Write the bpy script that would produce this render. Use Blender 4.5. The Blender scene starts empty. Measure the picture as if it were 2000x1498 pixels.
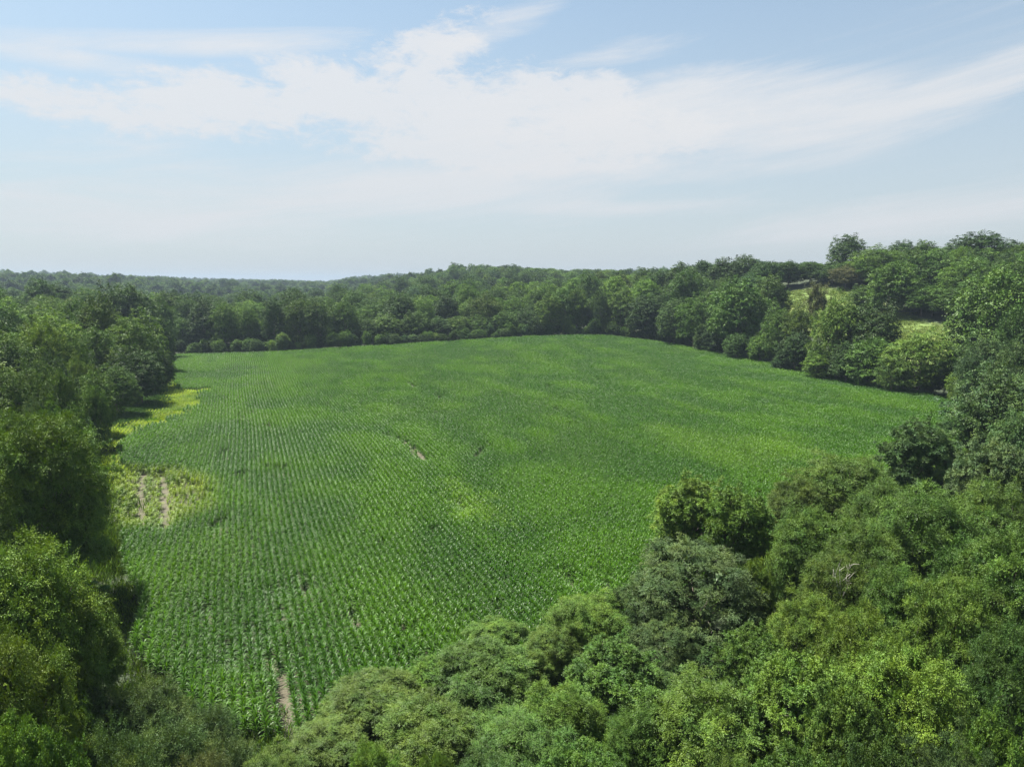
import bpy, math, random
import numpy as np
from mathutils import Vector

# ------------------------------------------------------------------ camera, sky, sun, exposure
scene = bpy.context.scene
col = scene.collection
R = math.radians
CAM_Z = 34.0
PITCH = 8.25                    # degrees below the horizon
HFOV = 71.6
FPX = 1000.0 / math.tan(R(HFOV / 2))        # focal length in pixels of a 2000 wide picture
SUN_AZ, SUN_EL = -56.0, 62.0    # azimuth from +Y, negative to the left

cam_d = bpy.data.cameras.new('camera')
cam = bpy.data.objects.new('camera', cam_d)
col.objects.link(cam)
cam.location = (0, 0, CAM_Z)
cam.rotation_euler = (R(90 - PITCH), 0, 0)
cam_d.sensor_width = 36.0
cam_d.sensor_fit = 'HORIZONTAL'
cam_d.lens = 18.0 / math.tan(R(HFOV / 2))
cam_d.clip_start = 0.5
cam_d.clip_end = 30000
scene.camera = cam

scene.render.engine = 'CYCLES'
cy = scene.cycles
cy.max_bounces = 6
cy.diffuse_bounces = 1
cy.glossy_bounces = 2
cy.transmission_bounces = 4
cy.transparent_max_bounces = 8
cy.volume_bounces = 0
cy.use_denoising = True
cy.denoising_prefilter = 'NONE'
cy.denoising_input_passes = 'RGB_ALBEDO_NORMAL'
scene.render.use_persistent_data = False
vs = scene.view_settings
vs.view_transform = 'Standard'
vs.look = 'None'
vs.gamma = 1.0
vs.exposure = 1.7
vs.use_curve_mapping = False


def pix_dir(px, py):
    """world direction through a pixel of the 2000x1498 picture"""
    x = (px - 1000.0) / FPX
    y = (749.0 - py) / FPX
    c, s = math.cos(R(PITCH)), math.sin(R(PITCH))
    return np.array([x, c + y * s, -s + y * c])


def az_el(px, py):
    d = pix_dir(px, py)
    return math.atan2(d[0], d[1]), math.atan2(d[2], math.hypot(d[0], d[1]))


class NT:
    """small helper for node trees"""
    def __init__(self, tree):
        self.t = tree
        self.n = tree.nodes
        self.l = tree.links

    def _in(self, sock, v):
        if v is None:
            return
        if hasattr(v, 'is_output') or isinstance(v, bpy.types.NodeSocket):
            self.l.new(v, sock)
        else:
            sock.default_value = v

    def math(self, op, a, b=None, c=None, clamp=False):
        n = self.n.new('ShaderNodeMath')
        n.operation = op
        n.use_clamp = clamp
        for i, v in enumerate((a, b, c)):
            if v is not None:
                self._in(n.inputs[i], v)
        return n.outputs[0]

    def smooth(self, v, lo, hi, to0=0.0, to1=1.0):
        n = self.n.new('ShaderNodeMapRange')
        n.interpolation_type = 'SMOOTHSTEP'
        self._in(n.inputs[0], v)
        for i, x in enumerate((lo, hi, to0, to1)):
            self._in(n.inputs[1 + i], x)
        return n.outputs[0]

    def mixc(self, fac, a, b, blend='MIX'):
        n = self.n.new('ShaderNodeMix')
        n.data_type = 'RGBA'
        n.blend_type = blend
        self._in(n.inputs[0], fac)
        self._in(n.inputs[6], a)
        self._in(n.inputs[7], b)
        return n.outputs[2]

    def noise(self, vec, scale, detail=4.0, rough=0.55, dist=0.0):
        n = self.n.new('ShaderNodeTexNoise')
        self._in(n.inputs['Vector'], vec)
        n.inputs['Scale'].default_value = scale
        n.inputs['Detail'].default_value = detail
        n.inputs['Roughness'].default_value = rough
        n.inputs['Distortion'].default_value = dist
        return n.outputs[0]

    def comb(self, x, y, z):
        n = self.n.new('ShaderNodeCombineXYZ')
        for i, v in enumerate((x, y, z)):
            self._in(n.inputs[i], v)
        return n.outputs[0]


# ---- world: physical sky with a layer of thin summer cloud
world = bpy.data.worlds.new('World')
scene.world = world
world.use_nodes = True
wt = world.node_tree
wt.nodes.clear()
W = NT(wt)
w_out = wt.nodes.new('ShaderNodeOutputWorld')
w_bg = wt.nodes.new('ShaderNodeBackground')
SKY_STR = 0.05
w_bg.inputs[1].default_value = SKY_STR
wt.links.new(w_bg.outputs[0], w_out.inputs[0])
sky = wt.nodes.new('ShaderNodeTexSky')
sky.sky_type = 'NISHITA'
sky.sun_disc = False
sky.sun_elevation = R(SUN_EL)
sky.sun_rotation = R(SUN_AZ)
sky.altitude = 200
sky.air_density = 1.0
sky.dust_density = 1.6
sky.ozone_density = 1.0
tc = wt.nodes.new('ShaderNodeTexCoord')
sep = wt.nodes.new('ShaderNodeSeparateXYZ')
wt.links.new(tc.outputs['Generated'], sep.inputs[0])
sx, sy, sz = sep.outputs
az = W.math('ARCTAN2', sx, sy)
el = W.math('ARCSINE', W.math('MULTIPLY', sz, 0.99999))
# noise domains: puffs (slightly stretched) and long streaks
zc = W.math('ADD', W.math('MAXIMUM', sz, 0.0), 0.14)
pl = W.comb(W.math('DIVIDE', sx, zc), W.math('DIVIDE', sy, zc), 0.0)
ang = W.comb(az, W.math('MULTIPLY', el, 2.2), 3.0)
n_puff = W.noise(ang, 11.0, 11.0, 0.66, 0.35)
n_big = W.noise(ang, 2.6, 3.0, 0.5, 0.1)
streak = W.comb(W.math('MULTIPLY', W.math('ADD', az, W.math('MULTIPLY', el, -1.2)), 0.9), W.math('MULTIPLY', W.math('ADD', el, W.math('MULTIPLY', az, -0.10)), 6.0), 7.0)
n_str = W.noise(streak, 2.8, 10.0, 0.66, 0.5)


def cloud_blob(px, py, hx, hy, tilt=0.0):
    """soft ellipse of cloud cover about a direction; 1 in the middle, below 0 outside"""
    a0, e0 = az_el(px, py)
    k = 1.0 / FPX
    ca, sa = math.cos(R(tilt)), math.sin(R(tilt))
    da = W.math('SUBTRACT', az, a0)
    de = W.math('SUBTRACT', el, e0)
    u = W.math('ADD', W.math('MULTIPLY', da, ca / (hx * k)), W.math('MULTIPLY', de, sa / (hx * k)))
    v = W.math('ADD', W.math('MULTIPLY', da, -sa / (hy * k)), W.math('MULTIPLY', de, ca / (hy * k)))
    r2 = W.math('ADD', W.math('MULTIPLY', u, u), W.math('MULTIPLY', v, v))
    return W.math('SUBTRACT', 1.0, r2)


def union(lst):
    o = lst[0]
    for b in lst[1:]:
        o = W.math('SMOOTH_MAX', o, b, 0.25)
    return o


puffs = union([cloud_blob(*b) for b in (
    (230, 215, 290, 42, -3), (420, 200, 220, 62, 2), (620, 185, 230, 80, 6), (830, 112, 165, 58, 22),
    (860, 215, 340, 95, 0), (1110, 205, 190, 62, -8), (1010, 270, 460, 70, 0))])
veils = union([cloud_blob(*b) for b in (
    (330, 82, 360, 26, 7), (120, 110, 200, 24, 0), (1300, 240, 560, 90, -2), (1800, 195, 360, 34, 12), (1500, 282, 260, 40, 0),
    (700, 370, 760, 70, 0), (1320, 330, 480, 42, 2), (1800, 425, 460, 45, 6), (250, 430, 560, 60, -3), (1150, 405, 330, 22, 0), (1200, 105, 170, 26, 8),  (960, 62, 150, 38, 18))])
# the same kind of cloud goes on all round: scattered cover from large noise outside the view
behind = W.smooth(W.math('ABSOLUTE', az), 0.75, 1.1)
above = W.smooth(el, 0.45, 0.7)
outside = W.math('MAXIMUM', behind, above)
n_far = W.noise(pl, 0.55, 6.0, 0.55, 0.3)
generic = W.math('SUBTRACT', W.math('MULTIPLY', W.smooth(n_far, 0.42, 0.68), 1.6), 0.7)
generic = W.math('SUBTRACT', generic, W.math('MULTIPLY', W.math('SUBTRACT', 1.0, outside), 3.0))
puffs = W.math('MAXIMUM', puffs, generic)
veils = W.math('MAXIMUM', veils, generic)

n_fine = W.noise(ang, 34.0, 8.0, 0.65, 0.6)
pn = W.math('ADD', W.math('ADD', W.math('MULTIPLY', W.math('SUBTRACT', n_puff, 0.5), 3.0), W.math('MULTIPLY', W.math('SUBTRACT', n_fine, 0.5), 1.5)), W.math('MULTIPLY', W.math('SUBTRACT', n_big, 0.5), 1.0))
puff_a = W.smooth(W.math('ADD', W.math('MAXIMUM', puffs, -2.5), pn), 0.0, 0.85)
sn = W.math('ADD', W.math('MULTIPLY', W.math('SUBTRACT', n_str, 0.5), 3.4), W.math('MULTIPLY', W.math('SUBTRACT', n_big, 0.5), 1.0))
veil_a = W.math('MULTIPLY', W.smooth(W.math('ADD', W.math('MAXIMUM', veils, -2.5), sn), -0.1, 1.4), 0.82)
wisp_a = W.math('MULTIPLY', W.smooth(n_str, 0.52, 0.75), 0.22)
cov = W.math('SUBTRACT', 1.0, W.math('MULTIPLY', W.math('MULTIPLY', W.math('SUBTRACT', 1.0, W.math('MULTIPLY', puff_a, 0.84)), W.math('SUBTRACT', 1.0, veil_a)), W.math('SUBTRACT', 1.0, wisp_a)))
# humid air whitens the sky towards the horizon
humid = W.smooth(el, 0.46, -0.02, 0.26, 0.84)
CLOUD = 0.255 / SKY_STR
AIR = 0.202 / SKY_STR
sky_c = W.mixc(1.0, sky.outputs[0], (0.88, 1.04, 1.0, 1), 'MULTIPLY')
base_sky = W.mixc(humid, sky_c, (AIR * 0.92, AIR * 1.0, AIR * 1.09, 1))
cl_col = W.mixc(W.smooth(el, 0.0, 0.30), (CLOUD * 0.88, CLOUD * 0.91, CLOUD * 0.95, 1), (CLOUD * 0.99, CLOUD * 1.0, CLOUD * 1.02, 1))
w_col = W.mixc(cov, base_sky, cl_col)
wt.links.new(w_col, w_bg.inputs[0])
world.cycles.sampling_method = 'MANUAL'
world.cycles.sample_map_resolution = 512

sun_d = bpy.data.lights.new('sun', 'SUN')
sun_d.energy = 5.0
sun_d.angle = R(0.6)
sun_d.color = (1.0, 0.955, 0.88)
sun = bpy.data.objects.new('sun', sun_d)
col.objects.link(sun)
sdir = Vector((math.sin(R(SUN_AZ)) * math.cos(R(SUN_EL)), math.cos(R(SUN_AZ)) * math.cos(R(SUN_EL)), math.sin(R(SUN_EL))))
sun.rotation_euler = (-sdir).to_track_quat('-Z', 'Y').to_euler()
sun.location = (-100, 100, 200)

# ------------------------------------------------------------------ terrain
rng = np.random.default_rng(7)
random.seed(7)


def sstep(v, lo, hi):
    t = np.clip((v - lo) / (hi - lo), 0, 1)
    return t * t * (3 - 2 * t)


def hill_s(x, y):
    """metres to the right of the field's right-hand edge"""
    return 0.883 * (x - 46) + 0.474 * (y - 392)


def gau(x, y, cx, cy_, sx_, sy_, amp):
    return amp * np.exp(-(((x - cx) / sx_) ** 2 + ((y - cy_) / sy_) ** 2))


def T(x, y):
    x = np.asarray(x, float)
    y = np.asarray(y, float)
    z = np.zeros(np.broadcast(x, y).shape)
    s = np.maximum(hill_s(x, y) - 1.0, 0)
    hill = 44 * (1 - np.exp(-(s / 85) ** 1.3))
    hill *= 1 - 0.70 * sstep(y, 400, 560) * (1 - sstep(x, 190, 420))
    hill *= 1 - sstep(y, 700, 1300) * 0.6
    z = z + hill
    xl = -(36 + (y - 64) * 0.455)
    z = z + 5.5 * sstep(xl - x, 6, 70) * sstep(y, 20, 120)
    z = z + gau(x, y, 30, 400, 115, 105, 4.5)
    z = z + gau(x, y, -150, 340, 90, 60, -1.0) + gau(x, y, -75, 145, 18, 26, 0.8)
    far = sstep(y, 330, 700)
    z = z - 5.0 * sstep(y, 380, 560) * (1 - sstep(x, -60, 120))
    z = z + gau(x, y, 5, 900, 170, 330, 24) + gau(x, y, -300, 760, 130, 280, -7)
    z = z + gau(x, y, 260, 1150, 260, 350, 12)
    z = z + gau(x, y, -820, 1150, 420, 300, 17)
    z = z + gau(x, y, -430, 1500, 380, 260, 9)
    z = z + gau(x, y, -350, 2600, 900, 420, 16) + gau(x, y, 900, 2400, 800, 500, 16) + gau(x, y, -1900, 2100, 800, 600, 26)
    z = z + 12 * sstep(np.hypot(x, y), 2800, 4200)
    z = z + 0.35 * np.sin(x / 17 + 1) * np.sin(y / 23) + far * (4 * np.sin(x / 90 + .6) * np.sin(y / 110) + 3 * np.sin(x / 47 + y / 61))
    return z


def at(px, py):
    """ground point seen at a pixel"""
    d = pix_dir(px, py)
    t = np.concatenate([np.arange(5, 500, 0.5), np.arange(500, 5000, 5)])
    p = d[None, :] * t[:, None]
    below = (CAM_Z + p[:, 2]) < T(p[:, 0], p[:, 1])
    i = int(np.argmax(below)) if below.any() else len(t) - 1
    return p[i, 0], p[i, 1]


def at_d(px, d, py=700):
    """ground point under a pixel column at ground distance d"""
    v = pix_dir(px, py)
    k = d / math.hypot(v[0], v[1])
    return v[0] * k, v[1] * k


def top_h(px, py, d):
    """world height of a point seen at a pixel at ground distance d"""
    v = pix_dir(px, py)
    return CAM_Z + v[2] / math.hypot(v[0], v[1]) * d


def in_poly(x, y, poly):
    x = np.asarray(x)
    y = np.asarray(y)
    ins = np.zeros(x.shape, bool)
    n = len(poly)
    for i in range(n):
        x1, y1 = poly[i]
        x2, y2 = poly[(i + 1) % n]
        if y1 == y2:
            continue
        c = ((y1 > y) != (y2 > y)) & (x < (x2 - x1) * (y - y1) / (y2 - y1) + x1)
        ins ^= c
    return ins


def to_pix(x, y, z):
    c, s = math.cos(R(PITCH)), math.sin(R(PITCH))
    dz = np.asarray(z) - CAM_Z
    dep = np.asarray(y) * c - dz * s
    up = np.asarray(y) * s + dz * c
    return 1000 + np.asarray(x) / dep * FPX, 749 - up / dep * FPX


FIELD_PX = [(560, 1466), (470, 1464), (400, 1434), (345, 1394), (290, 1352), (236, 1308), (232, 1180), (215, 1050), (198, 950), (192, 850), (228, 805), (270, 783),
            (322, 752), (330, 722), (340, 697), (450, 695), (550, 692), (700, 682), (860, 672), (1000, 664), (1100, 659), (1200, 660), (1300, 674),
            (1400, 692), (1500, 712), (1600, 733), (1740, 763), (1810, 775), (1880, 800), (1870, 850), (1760, 925), (1600, 1030), (1440, 1130), (1280, 1225), (1080, 1310), (900, 1370), (720, 1435)]
FIELD = [at(*p) for p in FIELD_PX]
FX = np.array([p[0] for p in FIELD])
FY = np.array([p[1] for p in FIELD])


def poly_dist(x, y, poly):
    """distance to the outline of a polygon"""
    x = np.asarray(x, float)
    y = np.asarray(y, float)
    best = np.full(x.shape, 1e9)
    for i in range(len(poly)):
        ax, ay = poly[i]
        bx, by = poly[(i + 1) % len(poly)]
        dx, dy = bx - ax, by - ay
        t = np.clip(((x - ax) * dx + (y - ay) * dy) / (dx * dx + dy * dy + 1e-9), 0, 1)
        best = np.minimum(best, np.hypot(x - ax - t * dx, y - ay - t * dy))
    return best


PASTURE = [at(*p_) for p_ in ((1520, 630), (1512, 600), (1525, 572), (1600, 563), (1668, 568), (1780, 622), (1895, 655), (1885, 745), (1830, 745), (1760, 700), (1700, 680), (1600, 655))]


def pasture_mask(x, y):
    d = poly_dist(x, y, PASTURE)
    return np.where(in_poly(x, y, PASTURE), np.clip(0.5 + d / 6, 0, 1), np.clip(0.5 - d / 6, 0, 1))


# ------------------------------------------------------------------ materials
def new_mat(name):
    m = bpy.data.materials.new(name)
    m.use_nodes = True
    m.node_tree.nodes.clear()
    return m, NT(m.node_tree)


def attr_node(N, name, kind='GEOMETRY'):
    n = N.n.new('ShaderNodeAttribute')
    n.attribute_name = name
    n.attribute_type = kind
    return n


def leaf_mat(name, source, transl=0.38, gloss=0.05, rough=0.45, var=0.55, spread=0.10):
    """foliage: colour from the object's own colour or from the instance, varied leaf by leaf"""
    m, N = new_mat(name)
    if source == 'object':
        c = N.n.new('ShaderNodeObjectInfo').outputs['Color']
    elif source == 'instance':
        c = attr_node(N, 'tint', 'INSTANCER').outputs['Color']
    else:
        c = source
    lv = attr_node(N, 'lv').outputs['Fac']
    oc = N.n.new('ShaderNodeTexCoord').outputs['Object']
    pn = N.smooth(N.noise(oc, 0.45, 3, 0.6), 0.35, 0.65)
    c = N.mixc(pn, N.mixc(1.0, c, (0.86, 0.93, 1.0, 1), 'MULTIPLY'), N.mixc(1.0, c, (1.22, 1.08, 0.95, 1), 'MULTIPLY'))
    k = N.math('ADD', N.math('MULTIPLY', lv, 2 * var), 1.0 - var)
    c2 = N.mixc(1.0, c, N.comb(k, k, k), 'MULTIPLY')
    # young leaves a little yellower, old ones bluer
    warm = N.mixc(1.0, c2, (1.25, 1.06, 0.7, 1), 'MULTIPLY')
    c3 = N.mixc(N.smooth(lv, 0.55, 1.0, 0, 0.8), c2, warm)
    dif = N.n.new('ShaderNodeBsdfDiffuse')
    N.l.new(c3, dif.inputs[0])
    tr = N.n.new('ShaderNodeBsdfTranslucent')
    tcx = N.mixc(1.0, c3, (1.35, 1.3, 0.45, 1), 'MULTIPLY')
    N.l.new(tcx, tr.inputs[0])
    mx = N.n.new('ShaderNodeMixShader')
    mx.inputs[0].default_value = transl
    N.l.new(dif.outputs[0], mx.inputs[1])
    N.l.new(tr.outputs[0], mx.inputs[2])
    gl = N.n.new('ShaderNodeBsdfGlossy')
    gl.inputs['Roughness'].default_value = rough
    gl.inputs[0].default_value = (0.95, 0.97, 0.95, 1)
    lw = N.n.new('ShaderNodeLayerWeight')
    fac = N.math('MULTIPLY', N.math('ADD', 1.0, N.math('MULTIPLY', N.math('POWER', lw.outputs['Facing'], 4.0), 5.0)), gloss, clamp=True)
    mg = N.n.new('ShaderNodeMixShader')
    N.l.new(fac, mg.inputs[0])
    N.l.new(mx.outputs[0], mg.inputs[1])
    N.l.new(gl.outputs[0], mg.inputs[2])
    out = N.n.new('ShaderNodeOutputMaterial')
    N.l.new(mg.outputs[0], out.inputs[0])
    return m


def bark_mat(name, a, b):
    m, N = new_mat(name)
    g = N.n.new('ShaderNodeTexCoord').outputs['Object']
    n1 = N.noise(g, 3.0, 6, 0.6)
    c = N.mixc(N.smooth(n1, 0.35, 0.65), (*a, 1), (*b, 1))
    p = N.n.new('ShaderNodeBsdfPrincipled')
    N.l.new(c, p.inputs['Base Color'])
    p.inputs['Roughness'].default_value = 0.9
    out = N.n.new('ShaderNodeOutputMaterial')
    N.l.new(p.outputs[0], out.inputs[0])
    return m


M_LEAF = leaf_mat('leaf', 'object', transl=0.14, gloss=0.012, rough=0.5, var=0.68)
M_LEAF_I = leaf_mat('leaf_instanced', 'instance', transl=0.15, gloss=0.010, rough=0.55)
M_CORN = leaf_mat('corn_leaf', 'instance', transl=0.36, gloss=0.016, rough=0.45, var=0.5)
M_CORN_O = leaf_mat('corn_leaf_single', 'object', transl=0.36, gloss=0.016, rough=0.45, var=0.5)
M_BARK = bark_mat('bark', (0.10, 0.08, 0.06), (0.20, 0.17, 0.14))
M_DEAD = bark_mat('bare_wood', (0.42, 0.38, 0.33), (0.58, 0.54, 0.49))

# ground: soil in the field, meadow on the hillside, leaf litter in the woods
M_GROUND, N = new_mat('ground')
pos = N.n.new('ShaderNodeNewGeometry').outputs['Position']
n_f = N.noise(pos, 0.9, 6, 0.65)
n_l = N.noise(pos, 0.05, 4, 0.55)
n_s = N.noise(pos, 5.0, 5, 0.6)
soil = N.mixc(N.smooth(n_f, 0.3, 0.7), (0.050, 0.044, 0.027, 1), (0.088, 0.078, 0.049, 1))
soil = N.mixc(N.smooth(n_s, 0.45, 0.7, 0, 0.6), soil, (0.125, 0.113, 0.075, 1))
mead = N.mixc(N.smooth(n_f, 0.3, 0.7), (0.10, 0.16, 0.035, 1), (0.14, 0.20, 0.045, 1))
mead = N.mixc(N.smooth(n_l, 0.45, 0.65, 0, 0.7), mead, (0.18, 0.20, 0.06, 1))
litter = N.mixc(N.smooth(n_f, 0.35, 0.65), (0.018, 0.030, 0.011, 1), (0.034, 0.046, 0.019, 1))
far_w = N.mixc(N.smooth(N.noise(pos, 0.06, 5, 0.7), 0.35, 0.65), (0.02, 0.04, 0.012, 1), (0.045, 0.075, 0.022, 1))
cg = N.mixc(attr_node(N, 'far').outputs['Fac'], litter, far_w)
cg = N.mixc(attr_node(N, 'pasture').outputs['Fac'], cg, mead)
cg = N.mixc(attr_node(N, 'field').outputs['Fac'], cg, soil)
p = N.n.new('ShaderNodeBsdfPrincipled')
N.l.new(cg, p.inputs['Base Color'])
p.inputs['Roughness'].default_value = 0.95
bmp = N.n.new('ShaderNodeBump')
bmp.inputs['Strength'].default_value = 0.6
bmp.inputs['Distance'].default_value = 0.15
N.l.new(n_s, bmp.inputs['Height'])
N.l.new(bmp.outputs[0], p.inputs['Normal'])
o = N.n.new('ShaderNodeOutputMaterial')
N.l.new(p.outputs[0], o.inputs[0])


# ------------------------------------------------------------------ mesh helpers
def quads_mesh(name, verts, quads, mat, face_attr=None, smooth=False):
    me = bpy.data.meshes.new(name)
    nv, nq = len(verts), len(quads)
    me.vertices.add(nv)
    me.vertices.foreach_set('co', np.ascontiguousarray(verts, np.float32).ravel())
    me.loops.add(nq * 4)
    me.loops.foreach_set('vertex_index', np.ascontiguousarray(quads, np.int32).ravel())
    me.polygons.add(nq)
    me.polygons.foreach_set('loop_start', np.arange(0, nq * 4, 4, dtype=np.int32))
    if face_attr is not None:
        a = me.attributes.new('lv', 'FLOAT', 'FACE')
        a.data.foreach_set('value', np.ascontiguousarray(face_attr, np.float32))
    me.update(calc_edges=True)
    me.validate()
    if smooth:
        me.polygons.foreach_set('use_smooth', np.ones(nq, bool))
    me.materials.append(mat)
    return me


def norm(v):
    return v / (np.linalg.norm(v, axis=-1, keepdims=True) + 1e-9)


class Tubes:
    """tapered limbs gathered into one mesh"""
    def __init__(self, sides=6):
        self.v, self.q, self.k = [], [], 0
        self.sides = sides

    def add(self, pts, radii, sides=None):
        n = sides or self.sides
        pts = np.asarray(pts, float)
        tan = norm(np.gradient(pts, axis=0))
        ref = np.where(np.abs(tan[:, 2:3]) > 0.9, np.array([[1.0, 0, 0]]), np.array([[0, 0, 1.0]]))
        a = norm(np.cross(tan, ref))
        b = np.cross(tan, a)
        th = np.linspace(0, 2 * np.pi, n, endpoint=False)
        ring = pts[:, None, :] + np.asarray(radii)[:, None, None] * (np.cos(th)[None, :, None] * a[:, None, :] + np.sin(th)[None, :, None] * b[:, None, :])
        m = len(pts)
        self.v.append(ring.reshape(-1, 3))
        for i in range(m - 1):
            for j in range(n):
                self.q.append((self.k + i * n + j, self.k + i * n + (j + 1) % n, self.k + (i + 1) * n + (j + 1) % n, self.k + (i + 1) * n + j))
        self.k += m * n

    def mesh(self, name, mat):
        return quads_mesh(name, np.concatenate(self.v), np.array(self.q), mat, smooth=True)


def leaf_quads(base, d, n, ln, wd, fold=0.12):
    """diamond leaves: base points, directions, up normals, lengths and widths"""
    d = norm(d)
    s = norm(np.cross(n, d))
    up = np.cross(d, s)
    ln = ln[:, None]
    wd = wd[:, None]
    mid = base + d * ln * 0.45
    v = np.stack([base, mid + s * wd * 0.5 + up * wd * fold, base + d * ln - up * ln * 0.10, mid - s * wd * 0.5 + up * wd * fold], 1)
    return v.reshape(-1, 3)


def sphere_dirs(n, r):
    v = r.normal(size=(n, 3))
    return norm(v)


def crown_skeleton(seed, w, h, zb, n_lobe, n_sub, shape='round', gap=1.2, n_shoot=60, lobe_r=(0.25, 0.42), lobe_f=(0.48, 0.86)):
    """lobes and sub-lobes of a crown of width w and height h starting at zb"""
    r = np.random.default_rng(seed)
    rx, rz, zc_ = w / 2, (h - zb) / 2, (h + zb) / 2
    lobes, lr = [], []
    ga = math.pi * (3 - math.sqrt(5))
    off = r.uniform(0, 6.28)
    for i in range(n_lobe):
        # spread evenly over the crown, with a few lobes filling the inside
        zz_ = 1 - (i + 0.5) / n_lobe * 1.82
        th = i * ga + off + r.normal() * 0.25
        q_ = math.sqrt(max(0, 1 - zz_ * zz_))
        d = np.array([q_ * math.cos(th), q_ * math.sin(th), zz_])
        f = r.uniform(*lobe_f)
        c = np.array([d[0] * rx * f, d[1] * rx * f, zc_ + d[2] * rz * min(f + 0.12, 0.8)])
        rad = rx * r.uniform(*lobe_r)
        t = (c[2] - zb) / (h - zb)
        if shape == 'cone':
            k = max(0.12, 1.15 * (1 - t))
            c[0] *= k
            c[1] *= k
            rad = rx * (0.22 + 0.3 * (1 - t))
        elif shape == 'vase':
            k = 0.62 + 0.5 * t
            c[0] *= k
            c[1] *= k
        lobes.append(c)
        lr.append(rad)
    for k in range(3):
        lobes.append(np.array([r.normal() * rx * 0.12, r.normal() * rx * 0.12, zb + (h - zb) * (0.3 + 0.2 * k)]))
        lr.append(rx * 0.38)
    lobes = np.array(lobes)
    lr = np.array(lr)
    cen = np.array([0, 0, zc_ - 0.15 * rz])
    sub_c, sub_r, sub_d, sub_l = [], [], [], []
    for i, (c, rad) in enumerate(zip(lobes, lr)):
        out = norm(c - cen)
        k = 0
        t = 0
        mine = []
        while k < n_sub and t < 500:
            t += 1
            d = sphere_dirs(1, r)[0]
            if d @ out < -0.25 or d[2] < -0.5:
                continue
            q = c + d * rad * np.array([1, 1, 0.9]) * r.uniform(0.75, 1.25)
            q_r = rad * r.uniform(0.22, 0.44)
            # leave gaps between the leafy pads and skip those buried in another lobe
            if any(np.linalg.norm((q - m_) * (1, 1, 1.5)) < gap * (q_r + m_r) for m_, m_r in mine):
                continue
            dist = np.linalg.norm(lobes - q, axis=1) / lr
            dist[i] = 9
            if dist.min() < 0.55:
                continue
            mine.append((q, q_r))
            sub_c.append(q)
            sub_r.append(q_r)
            sub_d.append(norm(d + 0.5 * out))
            sub_l.append(i)
            k += 1
    # ragged outline: shoots that reach out beyond the lobes
    n0 = len(sub_c)
    for k in range(n_shoot if n0 else 0):
        j = r.integers(0, n0)
        dr = norm(sub_d[j] * np.array([1, 1, 0.7]) + np.array([0, 0, 0.35]) + r.normal(size=3) * 0.45)
        if dr[2] < -0.3:
            continue
        st, rr0 = sub_c[j], sub_r[j]
        for m_ in range(1, 4):
            sub_c.append(st + dr * rr0 * (0.55 + 0.62 * m_) * r.uniform(0.8, 1.2))
            sub_r.append(rr0 * (0.62 - 0.12 * m_))
            sub_d.append(dr)
            sub_l.append(sub_l[j])
    return lobes, lr, np.array(sub_c), np.array(sub_r), np.array(sub_d), np.array(sub_l)


def crown_mesh(name, seed, sk, style, per_sub, mat):
    """leaf sprays spread through the sub-lobes"""
    lobes, lr, sc, sr, sd, sl = sk
    r = np.random.default_rng(seed + 100)
    K, L, ln0, wd0, droop, flat, spread = style
    rnd = 1.25 if ln0 > 0.28 else 0.8
    S = len(sc)
    wgt = (sr / sr.mean()) ** 1.7
    cnt = np.maximum(3, np.round(per_sub * wgt / wgt.mean())).astype(int)
    sid = np.repeat(np.arange(S), cnt)
    F = len(sid)
    d = norm(sphere_dirs(F, r) + 0.75 * sd[sid] + np.array([0, 0, 0.35]))
    base = sc[sid] + d * (sr[sid] * r.uniform(0.25, 1.05, F) ** 0.7)[:, None] * np.array([1.2, 1.2, 0.48])
    hor = d * np.array([1, 1, flat])
    a = norm(hor + 0.45 * r.normal(size=(F, 3)) * np.array([1, 1, 0.5]))
    nrm = norm(np.array([0, 0, 0.8]) + rnd * d + 0.24 * r.normal(size=(F, 3)))
    side = norm(np.cross(nrm, a))
    nrm = np.cross(a, side)
    t = np.linspace(0.08, 1.0, K)
    sgn = np.where(np.arange(K) % 2 == 0, 1.0, -1.0)
    Ls = L * r.uniform(0.6, 1.3, F)
    p = base[:, None, :] + a[:, None, :] * (t[None, :] * Ls[:, None])[:, :, None]
    p = p + np.array([0, 0, -1.0]) * (droop * Ls[:, None] * t[None, :] ** 2)[:, :, None]
    p = p + r.normal(size=p.shape) * ln0 * 0.15
    ld = a[:, None, :] * (0.45 + 0.5 * t[None, :, None]) + side[:, None, :] * (sgn[None, :, None] * spread) + np.array([0, 0, -0.20 - droop * 0.5]) + 0.22 * r.normal(size=(F, K, 3))
    ln = nrm[:, None, :] + 0.22 * r.normal(size=(F, K, 3))
    sz = r.uniform(0.65, 1.3, (F, K)) * (1.05 - 0.35 * t[None, :])
    v = leaf_quads(p.reshape(-1, 3), ld.reshape(-1, 3), norm(ln.reshape(-1, 3)), (ln0 * sz).ravel(), (wd0 * sz).ravel())
    lv = (0.30 * r.random(len(lobes))[sl][sid] + 0.28 * r.random(S)[sid] + 0.25 * r.random(F))[:, None] + 0.17 * r.random((F, K))
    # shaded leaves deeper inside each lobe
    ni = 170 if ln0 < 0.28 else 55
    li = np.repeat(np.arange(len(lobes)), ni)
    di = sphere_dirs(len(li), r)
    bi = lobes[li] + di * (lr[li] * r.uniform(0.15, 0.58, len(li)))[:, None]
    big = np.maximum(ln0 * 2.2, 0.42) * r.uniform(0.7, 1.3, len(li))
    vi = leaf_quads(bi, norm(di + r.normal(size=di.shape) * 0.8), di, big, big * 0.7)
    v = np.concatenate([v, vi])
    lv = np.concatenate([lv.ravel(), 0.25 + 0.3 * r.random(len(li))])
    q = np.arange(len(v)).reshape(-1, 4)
    return quads_mesh(name, v, q, mat, face_attr=lv)


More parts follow.
